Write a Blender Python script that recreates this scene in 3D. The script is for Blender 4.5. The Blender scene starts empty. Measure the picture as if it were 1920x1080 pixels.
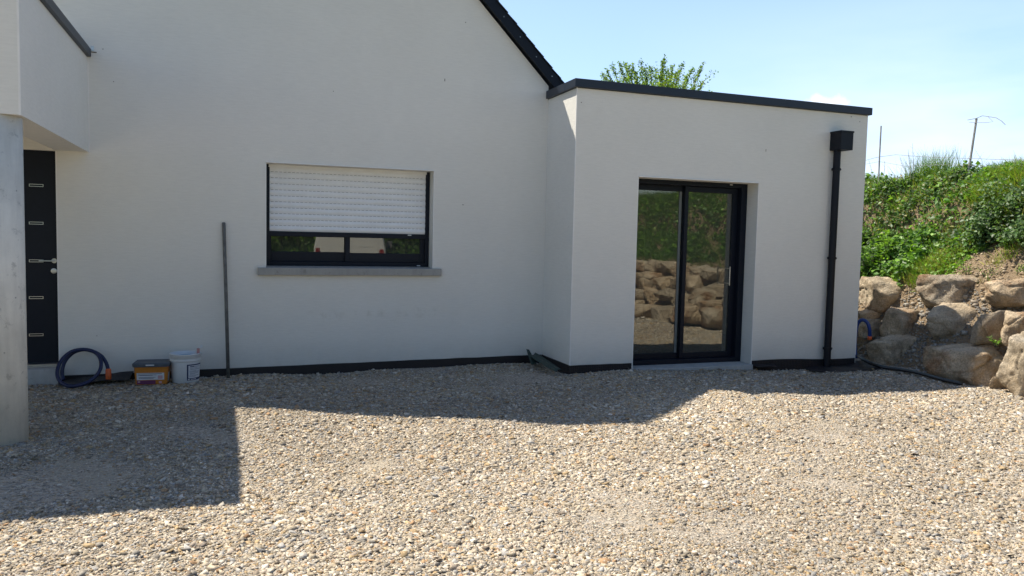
import bpy, bmesh, math, random
import numpy as np
from mathutils import Vector, Matrix, noise

# ------------------------------------------------------------------ camera
scene = bpy.context.scene
YAW, PITCH, ROLL, FPX = math.radians(20.035), math.radians(3.768), math.radians(1.269), 1436.4
CAM = Vector((0.0, -8.826, 1.388))
_fw = Vector((math.sin(YAW)*math.cos(PITCH), math.cos(YAW)*math.cos(PITCH), -math.sin(PITCH)))
_rt = Vector((math.cos(YAW), -math.sin(YAW), 0.0))
_up = _rt.cross(_fw)
RT = _rt*math.cos(ROLL) + _up*math.sin(ROLL)
UP = _up*math.cos(ROLL) - _rt*math.sin(ROLL)
FW = _fw
cam_data = bpy.data.cameras.new("camera")
cam = bpy.data.objects.new("camera", cam_data)
scene.collection.objects.link(cam)
cam.matrix_world = Matrix(((RT.x, UP.x, -FW.x, CAM.x), (RT.y, UP.y, -FW.y, CAM.y), (RT.z, UP.z, -FW.z, CAM.z), (0, 0, 0, 1)))
cam_data.sensor_width = 36.0
cam_data.lens = FPX/1920.0*36.0
cam_data.clip_start = 0.05
cam_data.clip_end = 3000.0
scene.camera = cam
scene.render.resolution_x = 1024
scene.render.resolution_y = 576

# ------------------------------------------------------------------ sun and sky
SUN_TO = Vector((-0.412, 0.460, 1.0)).normalized()
sun_elev = math.asin(SUN_TO.z)
sun_azim = math.atan2(SUN_TO.x, SUN_TO.y)
sun_data = bpy.data.lights.new("sun", 'SUN')
sun_data.energy = 5.0
sun_data.angle = math.radians(0.55)
sun_data.color = (1.0, 0.93, 0.80)
sun = bpy.data.objects.new("sun", sun_data)
sun.rotation_euler = (-SUN_TO).to_track_quat('-Z', 'Y').to_euler()
sun.location = (0, 0, 30)
scene.collection.objects.link(sun)

world = bpy.data.worlds.new("World")
scene.world = world
world.use_nodes = True
wn, wl = world.node_tree.nodes, world.node_tree.links
wn.clear()
w_out = wn.new('ShaderNodeOutputWorld')
w_bg = wn.new('ShaderNodeBackground')
w_bg.inputs['Strength'].default_value = 0.095
sky = wn.new('ShaderNodeTexSky')
sky.sky_type = 'NISHITA'
sky.sun_disc = False
sky.sun_elevation = sun_elev
sky.sun_rotation = sun_azim
sky.air_density = 1.0
sky.dust_density = 0.6
sky.ozone_density = 2.2
tc = wn.new('ShaderNodeTexCoord')
# one small cumulus puff and thin low cloud, fixed in world directions
def w_math(op, a, b=None, clamp=False):
    n = wn.new('ShaderNodeMath'); n.operation = op; n.use_clamp = clamp
    for i, v in enumerate((a, b)):
        if v is None: continue
        if isinstance(v, (int, float)): n.inputs[i].default_value = v
        else: wl.new(v, n.inputs[i])
    return n.outputs[0]
nz = wn.new('ShaderNodeTexNoise'); nz.inputs['Scale'].default_value = 55.0; nz.inputs['Detail'].default_value = 6
wl.new(tc.outputs['Generated'], nz.inputs['Vector'])
puff_dir = Vector((0.728, 0.814, 0.184)).normalized()
sub = wn.new('ShaderNodeVectorMath'); sub.operation = 'SUBTRACT'
wl.new(tc.outputs['Generated'], sub.inputs[0]); sub.inputs[1].default_value = puff_dir
sc_ = wn.new('ShaderNodeVectorMath'); sc_.operation = 'MULTIPLY'
wl.new(sub.outputs[0], sc_.inputs[0]); sc_.inputs[1].default_value = (1, 1, 2.3)
ln = wn.new('ShaderNodeVectorMath'); ln.operation = 'LENGTH'
wl.new(sc_.outputs[0], ln.inputs[0])
d1 = w_math('ADD', ln.outputs['Value'], w_math('MULTIPLY', w_math('SUBTRACT', nz.outputs['Fac'], 0.5), 0.05))
puff = w_math('MULTIPLY', w_math('SUBTRACT', 0.028, d1), 48.0, True)
sep = wn.new('ShaderNodeSeparateXYZ'); wl.new(tc.outputs['Generated'], sep.inputs[0])
nz2 = wn.new('ShaderNodeTexNoise'); nz2.inputs['Scale'].default_value = 3.2; nz2.inputs['Detail'].default_value = 5
mp = wn.new('ShaderNodeMapping'); mp.inputs['Scale'].default_value = (1, 1, 4.0)
wl.new(tc.outputs['Generated'], mp.inputs[0]); wl.new(mp.outputs[0], nz2.inputs['Vector'])
low = w_math('MULTIPLY', w_math('SUBTRACT', 0.30, sep.outputs['Z']), 4.0, True)
eastern = w_math('MULTIPLY', w_math('SUBTRACT', sep.outputs['X'], 0.45), 3.2, True)
veil = w_math('MULTIPLY', w_math('MULTIPLY', w_math('SUBTRACT', nz2.outputs['Fac'], 0.33), 3.4, True), w_math('MULTIPLY', low, eastern))
fac = w_math('MAXIMUM', puff, w_math('MULTIPLY', veil, 0.75))
glow_x = w_math('MULTIPLY', w_math('ADD', w_math('ADD', w_math('MULTIPLY', sep.outputs['Y'], 0.75), w_math('MULTIPLY', sep.outputs['X'], 0.65)), 0.15), 1.25, True)
glow_z = w_math('MULTIPLY', w_math('SUBTRACT', 0.62, sep.outputs['Z']), 2.0, True)
thin = wn.new('ShaderNodeMixRGB')
wl.new(w_math('MULTIPLY', w_math('MULTIPLY', glow_x, glow_z), 0.72), thin.inputs[0])
wl.new(sky.outputs[0], thin.inputs[1]); thin.inputs[2].default_value = (5.1, 7.5, 11.2, 1)
mixs = wn.new('ShaderNodeMixRGB')
wl.new(fac, mixs.inputs[0]); wl.new(thin.outputs[0], mixs.inputs[1])
mixs.inputs[2].default_value = (8.6, 9.3, 10.2, 1)
wl.new(mixs.outputs[0], w_bg.inputs['Color'])
wl.new(w_bg.outputs[0], w_out.inputs['Surface'])

scene.view_settings.view_transform = 'Standard'
scene.view_settings.look = 'None'
scene.view_settings.gamma = 1.0
scene.view_settings.exposure = 0.64

random.seed(7)
rng = np.random.default_rng(11)

# ------------------------------------------------------------------ helpers
def ray(x, y):
    return FW + RT*((x-960)/FPX) - UP*((y-540)/FPX)
def onX(x, y, X):
    d = ray(x, y); return CAM + d*((X-CAM.x)/d.x)
def onY(x, y, Y):
    d = ray(x, y); return CAM + d*((Y-CAM.y)/d.y)
def onZ(x, y, Z):
    d = ray(x, y); return CAM + d*((Z-CAM.z)/d.z)

def link(o):
    scene.collection.objects.link(o); return o
def tag(o, label, cat, group=None, kind=None):
    o['label'] = label; o['category'] = cat
    if group: o['group'] = group
    if kind: o['kind'] = kind
    return o
def thing(name, label, cat, loc=(0, 0, 0), group=None):
    o = bpy.data.objects.new(name, None); o.location = loc
    o.empty_display_size = 0.2
    link(o); return tag(o, label, cat, group)
def root_loc(p):
    v = Vector((0, 0, 0))
    while p is not None:
        v += Vector(p.location); p = p.parent
    return v

class MB:
    def __init__(s): s.v = []; s.f = []
    def add(s, vs, fs):
        b = len(s.v); s.v += [tuple(v) for v in vs]; s.f += [tuple(i+b for i in f) for f in fs]; return s
    def box(s, x0, x1, y0, y1, z0, z1):
        vs = [(x, y, z) for z in (z0, z1) for y in (y0, y1) for x in (x0, x1)]
        return s.add(vs, [(0, 2, 3, 1), (4, 5, 7, 6), (0, 1, 5, 4), (2, 6, 7, 3), (0, 4, 6, 2), (1, 3, 7, 5)])
    def hexa(s, bottom, top):        # 4 + 4 points, both counter-clockwise seen from above
        return s.add(list(bottom)+list(top), [(3, 2, 1, 0), (4, 5, 6, 7), (0, 1, 5, 4), (1, 2, 6, 5), (2, 3, 7, 6), (3, 0, 4, 7)])
    def prism_y(s, pts, y0, y1):     # polygon in x,z, extruded along y
        n = len(pts)
        vs = [(x, y0, z) for x, z in pts] + [(x, y1, z) for x, z in pts]
        fs = [tuple(range(n)), tuple(range(2*n-1, n-1, -1))] + [(i, i+n, (i+1) % n+n, (i+1) % n) for i in range(n)]
        return s.add(vs, fs)
    def tube(s, path, r, n=10, caps=True):
        path = [Vector(p) for p in path]; m = len(path)
        rs = r if isinstance(r, (list, tuple)) else [r]*m
        t0 = (path[1]-path[0]).normalized()
        a = t0.orthogonal().normalized(); vs = []
        for i, p in enumerate(path):
            t = (path[min(i+1, m-1)]-path[max(i-1, 0)]).normalized()
            a = (a - t*a.dot(t)).normalized(); b = t.cross(a)
            for k in range(n):
                th = 2*math.pi*k/n
                vs.append(p + (a*math.cos(th)+b*math.sin(th))*rs[i])
        fs = [(i*n+k, i*n+(k+1) % n, (i+1)*n+(k+1) % n, (i+1)*n+k) for i in range(m-1) for k in range(n)]
        if caps: fs += [tuple(range(n-1, -1, -1)), tuple(range((m-1)*n, m*n))]
        return s.add(vs, fs)
    def lathe(s, prof, c, n=40, tilt=None, close=True):
        c = Vector(c); vs = []
        M = tilt if tilt is not None else Matrix.Identity(3)
        for r, z in prof:
            for k in range(n):
                th = 2*math.pi*k/n
                vs.append(c + M @ Vector((r*math.cos(th), r*math.sin(th), z)))
        fs = [(i*n+k, i*n+(k+1) % n, (i+1)*n+(k+1) % n, (i+1)*n+k) for i in range(len(prof)-1) for k in range(n)]
        if close: fs += [tuple(range(n-1, -1, -1)), tuple(range((len(prof)-1)*n, len(prof)*n))]
        return s.add(vs, fs)
    def build(s, name, mat, parent=None, bevel=0.0, smooth=False, segs=2):
        off = root_loc(parent) if parent is not None else Vector((0, 0, 0))
        me = bpy.data.meshes.new(name)
        me.from_pydata([(v[0]-off.x, v[1]-off.y, v[2]-off.z) for v in s.v], [], s.f)
        me.update()
        bm = bmesh.new(); bm.from_mesh(me)
        bmesh.ops.recalc_face_normals(bm, faces=bm.faces)
        if bevel > 0:
            es = [e for e in bm.edges if len(e.link_faces) == 2 and e.calc_face_angle(0) > 0.6]
            bmesh.ops.bevel(bm, geom=es, offset=bevel, segments=segs, profile=0.6, affect='EDGES', clamp_overlap=True)
        bm.to_mesh(me); bm.free()
        if smooth:
            for p in me.polygons: p.use_smooth = True
        me.materials.append(mat)
        o = bpy.data.objects.new(name, me); link(o)
        if parent is not None: o.parent = parent
        return o

def np_mesh(name, V, F, mat, parent=None, cols=None, smooth=False):
    off = np.array(root_loc(parent)) if parent is not None else np.zeros(3)
    V = np.asarray(V, np.float32) - off.astype(np.float32)
    F = np.asarray(F, np.int32); k = F.shape[1]
    me = bpy.data.meshes.new(name)
    me.vertices.add(len(V)); me.vertices.foreach_set('co', V.ravel())
    me.loops.add(F.size); me.loops.foreach_set('vertex_index', F.ravel())
    me.polygons.add(len(F)); me.polygons.foreach_set('loop_start', np.arange(0, F.size, k, dtype=np.int32))
    if smooth: me.polygons.foreach_set('use_smooth', np.ones(len(F), dtype=bool))
    me.update(calc_edges=True)
    if cols is not None:
        a = me.attributes.new('col', 'FLOAT_COLOR', 'FACE')
        c = np.ones((len(F), 4), np.float32); c[:, :3] = cols
        a.data.foreach_set('color', c.ravel())
    me.materials.append(mat)
    o = bpy.data.objects.new(name, me); link(o)
    if parent is not None: o.parent = parent
    return o

# ------------------------------------------------------------------ materials
def new_mat(name):
    m = bpy.data.materials.new(name); m.use_nodes = True
    nt = m.node_tree; b = nt.nodes['Principled BSDF']
    return m, nt, b
def N(nt, kind, **kw):
    n = nt.nodes.new(kind)
    for k, v in kw.items():
        if k in n.inputs: n.inputs[k].default_value = v
        else: setattr(n, k, v)
    return n
def ramp(nt, fac, stops):
    r = nt.nodes.new('ShaderNodeValToRGB'); e = r.color_ramp.elements
    while len(e) < len(stops): e.new(0.5)
    for i, (p, c) in enumerate(stops):
        e[i].position = p; e[i].color = (*c, 1) if len(c) == 3 else c
    nt.links.new(fac, r.inputs[0]); return r.outputs[0]
def mix(nt, fac, a, b, mode='MIX'):
    m = nt.nodes.new('ShaderNodeMixRGB'); m.blend_type = mode
    for i, v in enumerate((fac, a, b)):
        if isinstance(v, (int, float)): m.inputs[i].default_value = v
        elif isinstance(v, tuple): m.inputs[i].default_value = (*v, 1) if len(v) == 3 else v
        else: nt.links.new(v, m.inputs[i])
    return m.outputs[0]
def coords(nt, scale=(1, 1, 1)):
    t = nt.nodes.new('ShaderNodeTexCoord'); m = nt.nodes.new('ShaderNodeMapping')
    m.inputs['Scale'].default_value = scale
    nt.links.new(t.outputs['Object'], m.inputs[0]); return m.outputs[0]
def noise_tex(nt, vec, scale, detail=4, rough=0.55):
    n = N(nt, 'ShaderNodeTexNoise', Scale=scale, Detail=detail, Roughness=rough)
    nt.links.new(vec, n.inputs['Vector']); return n.outputs['Fac']
def bump(nt, b, h, strength, dist, prev=None):
    n = N(nt, 'ShaderNodeBump', Strength=strength, Distance=dist)
    nt.links.new(h, n.inputs['Height'])
    if prev is not None: nt.links.new(prev, n.inputs['Normal'])
    if b is not None: nt.links.new(n.outputs[0], b.inputs['Normal'])
    return n.outputs[0]
def simple(name, col, rough=0.5, metal=0.0, var=0.12, scale=12.0, bmp=0.0, bscale=60.0, spec=0.5):
    m, nt, b = new_mat(name)
    v = coords(nt)
    f = noise_tex(nt, v, scale, 5)
    dark = tuple(c*(1-var) for c in col); lite = tuple(min(1, c*(1+var)) for c in col)
    nt.links.new(ramp(nt, f, [(0.3, dark), (0.7, lite)]), b.inputs['Base Color'])
    b.inputs['Roughness'].default_value = rough; b.inputs['Metallic'].default_value = metal
    b.inputs['Specular IOR Level'].default_value = spec
    if bmp > 0: bump(nt, b, noise_tex(nt, v, bscale, 3), bmp, 0.01)
    return m

def stucco_material():
    m, nt, b = new_mat('stucco')
    v = coords(nt)
    big = noise_tex(nt, v, 0.9, 5, 0.6)
    base = ramp(nt, big, [(0.3, (0.745, 0.728, 0.680)), (0.7, (0.80, 0.785, 0.735))])
    # horizontal float marks and fine grain
    v2 = coords(nt, (1.2, 1.2, 9))
    streak = noise_tex(nt, v2, 7.0, 6, 0.7)
    base = mix(nt, 0.17, base, ramp(nt, streak, [(0.3, (0.5, 0.48, 0.45)), (0.7, (0.86, 0.83, 0.78))]))
    # rare specks
    vo = N(nt, 'ShaderNodeTexVoronoi', Scale=2.1); nt.links.new(v, vo.inputs['Vector'])
    speck = ramp(nt, vo.outputs['Distance'], [(0.010, (1, 1, 1)), (0.022, (0, 0, 0))])
    base = mix(nt, mix(nt, 0.8, (0, 0, 0), speck), base, (0.22, 0.19, 0.16))
    # brownish splash stains under the window, and splash dirt along the foot of the wall
    g = nt.nodes.new('ShaderNodeTexCoord'); s3 = nt.nodes.new('ShaderNodeSeparateXYZ')
    geo = nt.nodes.new('ShaderNodeNewGeometry'); nt.links.new(geo.outputs['Position'], s3.inputs[0])
    def mth(op, a, c=None, clamp=False):
        n = nt.nodes.new('ShaderNodeMath'); n.operation = op; n.use_clamp = clamp
        for i, q in enumerate((a, c)):
            if q is None: continue
            if isinstance(q, (int, float)): n.inputs[i].default_value = q
            else: nt.links.new(q, n.inputs[i])
        return n.outputs[0]
    st = noise_tex(nt, v, 9.0, 5, 0.65)
    def blob(cx, cz, rx, rz):
        dx = mth('DIVIDE', mth('SUBTRACT', s3.outputs[0], cx), rx); dz = mth('DIVIDE', mth('SUBTRACT', s3.outputs[2], cz), rz)
        d = mth('SQRT', mth('ADD', mth('MULTIPLY', dx, dx), mth('MULTIPLY', dz, dz)))
        return mth('SUBTRACT', 1.0, d, True)
    bl = mth('MAXIMUM', mth('MAXIMUM', blob(2.11, 0.50, 0.26, 0.10), blob(0.98, 0.46, 0.30, 0.09)), blob(1.5, 0.48, 0.8, 0.06))
    stain = mth('MULTIPLY', bl, mth('MULTIPLY', mth('SUBTRACT', st, 0.5), 5.0, True), True)
    base = mix(nt, mth('MULTIPLY', stain, 0.38), base, (0.33, 0.29, 0.21))
    foot = mth('MULTIPLY', mth('SUBTRACT', 0.22, s3.outputs[2]), 2.6, True)
    foot = mth('MULTIPLY', foot, mth('MULTIPLY', noise_tex(nt, v, 5.0, 6, 0.7), 0.55))
    base = mix(nt, foot, base, (0.36, 0.33, 0.28))
    nt.links.new(base, b.inputs['Base Color'])
    b.inputs['Roughness'].default_value = 0.93
    b.inputs['Specular IOR Level'].default_value = 0.25
    h1 = noise_tex(nt, v, 240, 3, 0.6)
    n1 = bump(nt, None, h1, 0.5, 0.004)
    h2 = noise_tex(nt, v2, 14, 4, 0.6)
    bump(nt, b, h2, 0.22, 0.010, n1)
    return m

def attr_mat(name, rough=0.9, transl=0.0, spec=0.3, extra=None):
    m, nt, b = new_mat(name)
    a = N(nt, 'ShaderNodeAttribute', attribute_name='col')
    col = a.outputs['Color']
    if extra: col = extra(nt, col)
    nt.links.new(col, b.inputs['Base Color'])
    b.inputs['Roughness'].default_value = rough
    b.inputs['Specular IOR Level'].default_value = spec
    if transl > 0:
        t = nt.nodes.new('ShaderNodeBsdfTranslucent')
        nt.links.new(mix(nt, 1.0, col, (1.25, 1.3, 0.5), 'MULTIPLY'), t.inputs['Color'])
        ms = nt.nodes.new('ShaderNodeMixShader'); ms.inputs[0].default_value = transl
        nt.links.new(b.outputs[0], ms.inputs[1]); nt.links.new(t.outputs[0], ms.inputs[2])
        nt.links.new(ms.outputs[0], nt.nodes['Material Output'].inputs['Surface'])
    return m

def stone_extra(nt, col):
    v = coords(nt)
    return mix(nt, 0.85, col, ramp(nt, noise_tex(nt, v, 110, 3, 0.7), [(0.35, (0.62, 0.60, 0.58)), (0.65, (1.18, 1.18, 1.18))]), 'MULTIPLY')

def gravel_ground_material():
    m, nt, b = new_mat('gravel_bed')
    v = coords(nt)
    vo = N(nt, 'ShaderNodeTexVoronoi', Scale=62.0); nt.links.new(v, vo.inputs['Vector'])
    hs = nt.nodes.new('ShaderNodeSeparateColor'); nt.links.new(vo.outputs['Color'], hs.inputs[0])
    stones = ramp(nt, hs.outputs[0], [(0.0, (0.20, 0.18, 0.155)), (0.3, (0.34, 0.30, 0.25)), (0.62, (0.46, 0.405, 0.33)), (0.85, (0.43, 0.34, 0.25)), (1.0, (0.56, 0.51, 0.44))])
    sand = ramp(nt, noise_tex(nt, v, 140, 4, 0.7), [(0.3, (0.30, 0.255, 0.19)), (0.7, (0.50, 0.43, 0.33))])
    patch = ramp(nt, noise_tex(nt, v, 1.1, 4, 0.6), [(0.50, (0, 0, 0)), (0.66, (1, 1, 1))])
    col = mix(nt, patch, stones, sand)
    nt.links.new(col, b.inputs['Base Color'])
    b.inputs['Roughness'].default_value = 0.95; b.inputs['Specular IOR Level'].default_value = 0.15
    n1 = bump(nt, None, vo.outputs['Distance'], 0.9, 0.012)
    bump(nt, b, noise_tex(nt, v, 40, 5, 0.7), 0.5, 0.02, n1)
    return m

def earth_material():
    m, nt, b = new_mat('earth')
    v = coords(nt)
    c1 = ramp(nt, noise_tex(nt, v, 3.0, 6, 0.65), [(0.3, (0.25, 0.165, 0.095)), (0.55, (0.40, 0.29, 0.18)), (0.75, (0.52, 0.41, 0.28))])
    c2 = ramp(nt, noise_tex(nt, v, 45, 5, 0.7), [(0.3, (0.13, 0.09, 0.055)), (0.7, (0.50, 0.40, 0.29))])
    nt.links.new(mix(nt, 0.45, c1, c2), b.inputs['Base Color'])
    b.inputs['Roughness'].default_value = 0.97; b.inputs['Specular IOR Level'].default_value = 0.1
    n1 = bump(nt, None, noise_tex(nt, v, 14, 6, 0.7), 1.0, 0.09)
    bump(nt, b, noise_tex(nt, v, 70, 4, 0.7), 0.8, 0.02, n1)
    return m

def field_material():
    m, nt, b = new_mat('field')
    v = coords(nt)
    c1 = ramp(nt, noise_tex(nt, v, 0.6, 6, 0.65), [(0.3, (0.07, 0.10, 0.025)), (0.6, (0.11, 0.15, 0.035)), (0.8, (0.20, 0.18, 0.08))])
    nt.links.new(c1, b.inputs['Base Color']); b.inputs['Roughness'].default_value = 1.0
    bump(nt, b, noise_tex(nt, v, 8, 6, 0.7), 1.0, 0.12)
    return m

def boulder_material():
    m, nt, b = new_mat('sandstone')
    v = coords(nt)
    oi = nt.nodes.new('ShaderNodeObjectInfo')
    tr = nt.nodes.new('ShaderNodeVectorMath'); tr.operation = 'ADD'
    nt.links.new(v, tr.inputs[0]); cm = nt.nodes.new('ShaderNodeCombineXYZ')
    mu = nt.nodes.new('ShaderNodeMath'); mu.operation = 'MULTIPLY'; mu.inputs[1].default_value = 40
    nt.links.new(oi.outputs['Random'], mu.inputs[0]); nt.links.new(mu.outputs[0], cm.inputs[0]); nt.links.new(cm.outputs[0], tr.inputs[1])
    vv = tr.outputs[0]
    c = ramp(nt, noise_tex(nt, vv, 2.6, 7, 0.62), [(0.28, (0.42, 0.33, 0.235)), (0.42, (0.66, 0.55, 0.41)), (0.60, (0.77, 0.67, 0.53)), (0.8, (0.82, 0.76, 0.65))])
    rust = ramp(nt, noise_tex(nt, vv, 1.7, 5, 0.6), [(0.54, (0, 0, 0)), (0.66, (0.75, 0.75, 0.75))])
    c = mix(nt, rust, c, (0.40, 0.20, 0.085))
    lich = ramp(nt, noise_tex(nt, vv, 6.0, 6, 0.7), [(0.58, (0, 0, 0)), (0.70, (0.6, 0.6, 0.6))])
    c = mix(nt, lich, c, (0.38, 0.36, 0.31))
    fine = ramp(nt, noise_tex(nt, vv, 55, 5, 0.75), [(0.3, (0.55, 0.55, 0.55)), (0.7, (1.25, 1.25, 1.25))])
    c = mix(nt, 0.9, c, fine, 'MULTIPLY')
    blotch = ramp(nt, noise_tex(nt, vv, 4.5, 6, 0.7), [(0.36, (0.62, 0.60, 0.58)), (0.60, (1.12, 1.12, 1.12))])
    c = mix(nt, 0.8, c, blotch, 'MULTIPLY')
    tint = ramp(nt, oi.outputs['Random'], [(0.0, (0.78, 0.76, 0.74)), (0.5, (1.0, 0.97, 0.92)), (1.0, (1.08, 0.98, 0.86))])
    c = mix(nt, 1.0, c, tint, 'MULTIPLY')
    nt.links.new(c, b.inputs['Base Color'])
    b.inputs['Roughness'].default_value = 0.92; b.inputs['Specular IOR Level'].default_value = 0.2
    n1 = bump(nt, None, noise_tex(nt, vv, 8, 8, 0.72), 1.0, 0.12)
    n2 = bump(nt, None, noise_tex(nt, coords(nt, (1, 1, 5)), 6, 5, 0.6), 0.35, 0.03, n1)
    bump(nt, b, noise_tex(nt, vv, 60, 4, 0.7), 0.6, 0.01, n2)
    return m

def concrete_material(name, col, streaks=True):
    m, nt, b = new_mat(name)
    v = coords(nt)
    d = tuple(c*0.80 for c in col); l = tuple(c*1.14 for c in col)
    c = ramp(nt, noise_tex(nt, v, 3.5, 7, 0.65), [(0.3, d), (0.7, l)])
    c = mix(nt, 0.35, c, ramp(nt, noise_tex(nt, coords(nt, (9, 9, 1.2)), 2.2, 6, 0.6), [(0.35, d), (0.65, l)]))
    vo = N(nt, 'ShaderNodeTexVoronoi', Scale=8.0); nt.links.new(v, vo.inputs['Vector'])
    pit = ramp(nt, vo.outputs['Distance'], [(0.03, (0.8, 0.8, 0.8)), (0.06, (0, 0, 0))])
    c = mix(nt, pit, c, tuple(q*0.35 for q in col))
    dirt = ramp(nt, noise_tex(nt, v, 11.0, 6, 0.75), [(0.57, (0, 0, 0)), (0.66, (0.6, 0.6, 0.6))])
    c = mix(nt, dirt, c, tuple(q*0.5 for q in col))
    nt.links.new(c, b.inputs['Base Color'])
    b.inputs['Roughness'].default_value = 0.85; b.inputs['Specular IOR Level'].default_value = 0.3
    n1 = bump(nt, None, pit, -0.4, 0.004)
    bump(nt, b, noise_tex(nt, v, 90, 4), 0.3, 0.004, n1)
    return m

def glass_material():
    m, nt, b = new_mat('window_glass')
    nt.nodes.remove(b)
    out = nt.nodes['Material Output']
    gl = N(nt, 'ShaderNodeBsdfGlossy', Roughness=0.012); gl.inputs['Color'].default_value = (0.97, 0.93, 0.86, 1)
    tr = nt.nodes.new('ShaderNodeBsdfTransparent'); tr.inputs['Color'].default_value = (0.62, 0.68, 0.66, 1)
    fr = N(nt, 'ShaderNodeFresnel', IOR=1.5)
    ad = nt.nodes.new('ShaderNodeMath'); ad.operation = 'MULTIPLY_ADD'; ad.inputs[1].default_value = 1.2; ad.inputs[2].default_value = 0.07
    ad.use_clamp = True
    nt.links.new(fr.outputs[0], ad.inputs[0])
    ms = nt.nodes.new('ShaderNodeMixShader')
    nt.links.new(ad.outputs[0], ms.inputs[0]); nt.links.new(tr.outputs[0], ms.inputs[1]); nt.links.new(gl.outputs[0], ms.inputs[2])
    # very slight waviness of toughened glass
    bp = N(nt, 'ShaderNodeBump', Strength=0.02, Distance=0.01)
    nt.links.new(noise_tex(nt, coords(nt), 2.0, 2), bp.inputs['Height']); nt.links.new(bp.outputs[0], gl.inputs['Normal'])
    df = N(nt, 'ShaderNodeBsdfDiffuse'); df.inputs['Color'].default_value = (0.55, 0.55, 0.52, 1)
    ms2 = nt.nodes.new('ShaderNodeMixShader'); ms2.inputs[0].default_value = 0.05
    nt.links.new(ms.outputs[0], ms2.inputs[1]); nt.links.new(df.outputs[0], ms2.inputs[2])
    nt.links.new(ms2.outputs[0], out.inputs['Surface'])
    return m

def dimple_material():
    m, nt, b = new_mat('dimple_membrane')
    v = coords(nt)
    vo = N(nt, 'ShaderNodeTexVoronoi', Scale=42.0, Randomness=0.0); nt.links.new(v, vo.inputs['Vector'])
    d = ramp(nt, vo.outputs['Distance'], [(0.25, (1, 1, 1)), (0.45, (0, 0, 0))])
    nt.links.new(mix(nt, noise_tex(nt, v, 6, 5), (0.006, 0.005, 0.007), (0.018, 0.015, 0.018)), b.inputs['Base Color'])
    b.inputs['Roughness'].default_value = 0.5
    bump(nt, b, d, 0.8, 0.008)
    return m

def slate_material():
    m, nt, b = new_mat('slate')
    v = coords(nt)
    nt.links.new(ramp(nt, noise_tex(nt, v, 7, 6, 0.6), [(0.3, (0.012, 0.015, 0.022)), (0.7, (0.034, 0.040, 0.052))]), b.inputs['Base Color'])
    b.inputs['Roughness'].default_value = 0.5
    bump(nt, b, noise_tex(nt, v, 40, 5), 0.4, 0.005)
    return m

M_STUCCO = stucco_material()
M_BEAD = simple('corner_bead', (0.80, 0.78, 0.75), 0.7, var=0.04)
M_ANTH = simple('anthracite_aluminium', (0.0055, 0.009, 0.018), 0.5, var=0.10, scale=30, spec=0.25)
M_ANTH_DARK = simple('anthracite_seal', (0.008, 0.010, 0.014), 0.5)
M_COPING = simple('anthracite_coping', (0.012, 0.020, 0.036), 0.42, var=0.10, scale=8, spec=0.4)
M_PIPE = simple('anthracite_pvc', (0.006, 0.008, 0.014), 0.5, var=0.12, scale=20, spec=0.25)
M_SHUT = simple('shutter_slat', (0.84, 0.85, 0.86), 0.42, var=0.03)
M_SLOT = simple('shutter_slot', (0.10, 0.10, 0.11), 0.8)
M_SILL = concrete_material('sill_concrete', (0.36, 0.35, 0.33))
M_MARK = simple('dark_mark', (0.12, 0.10, 0.08), 0.9)
M_COLUMN = concrete_material('column_concrete', (0.72, 0.69, 0.62))
M_STEP = concrete_material('threshold_concrete', (0.42, 0.42, 0.41))
M_GLASS = glass_material()
M_DIMPLE = dimple_material()
M_SLATE = slate_material()
M_STEEL = simple('brushed_steel', (0.55, 0.55, 0.54), 0.3, metal=0.9, var=0.05)
M_INT = simple('interior_plaster', (0.42, 0.43, 0.43), 0.9, var=0.05)
M_INTF = simple('interior_floor', (0.16, 0.14, 0.12), 0.6)
M_WHITE = simple('white_plastic', (0.66, 0.67, 0.68), 0.4, var=0.06, scale=9)
M_GRAVEL = attr_mat('gravel_stone', 0.9, extra=stone_extra)
M_BED = gravel_ground_material()
M_EARTH = earth_material()
M_FIELD = field_material()
M_ROCK = boulder_material()
M_LEAF = attr_mat('leaf', 0.46, 0.42, 0.45)
M_GRASS = attr_mat('grass_blade', 0.55, 0.45, 0.3)
M_BARK = simple('bark', (0.12, 0.10, 0.075), 0.95, var=0.35, bmp=0.8)

# ------------------------------------------------------------------ ground heights
def sstep(a, b, x):
    t = np.clip((x-a)/(b-a), 0, 1); return t*t*(3-2*t)
def ground_z(x, y):
    x = np.asarray(x, float); y = np.asarray(y, float)
    z = -0.185 + 0*x
    z = z - 0.050*sstep(5.0, 7.2, x) + 0.035*np.exp(-((x-4.0)**2/0.35+(y+1.0)**2/0.10))
    z = z + 0.028*np.exp(-((x-4.5)**2/1.6 + (y+2.2)**2/1.2))
    z = z + 0.06*np.exp(-((x-0.2)**2/2.4 + (y+2.1)**2/0.7))
    z = z + 0.012*np.sin(x*1.7+y*0.8) * np.sin(y*1.3-x*0.6) + 0.006*np.sin(3.9*x-2.1*y+1) + 0.005*np.sin(2.7*y+5.1*x)
    z = z + 0.03*np.exp(-((x+1.5)**2/0.5+(y+2.7)**2/0.5)) + 0.004*np.sin(9*y-2.2*x+np.sin(x*1.4))
    z = z + 0.02*np.exp(-((x-3.0)**2/0.5+(y+0.15)**2/0.03))           # gravel heaped in the corner
    return z
def gz(x, y): return float(ground_z(x, y))

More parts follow.
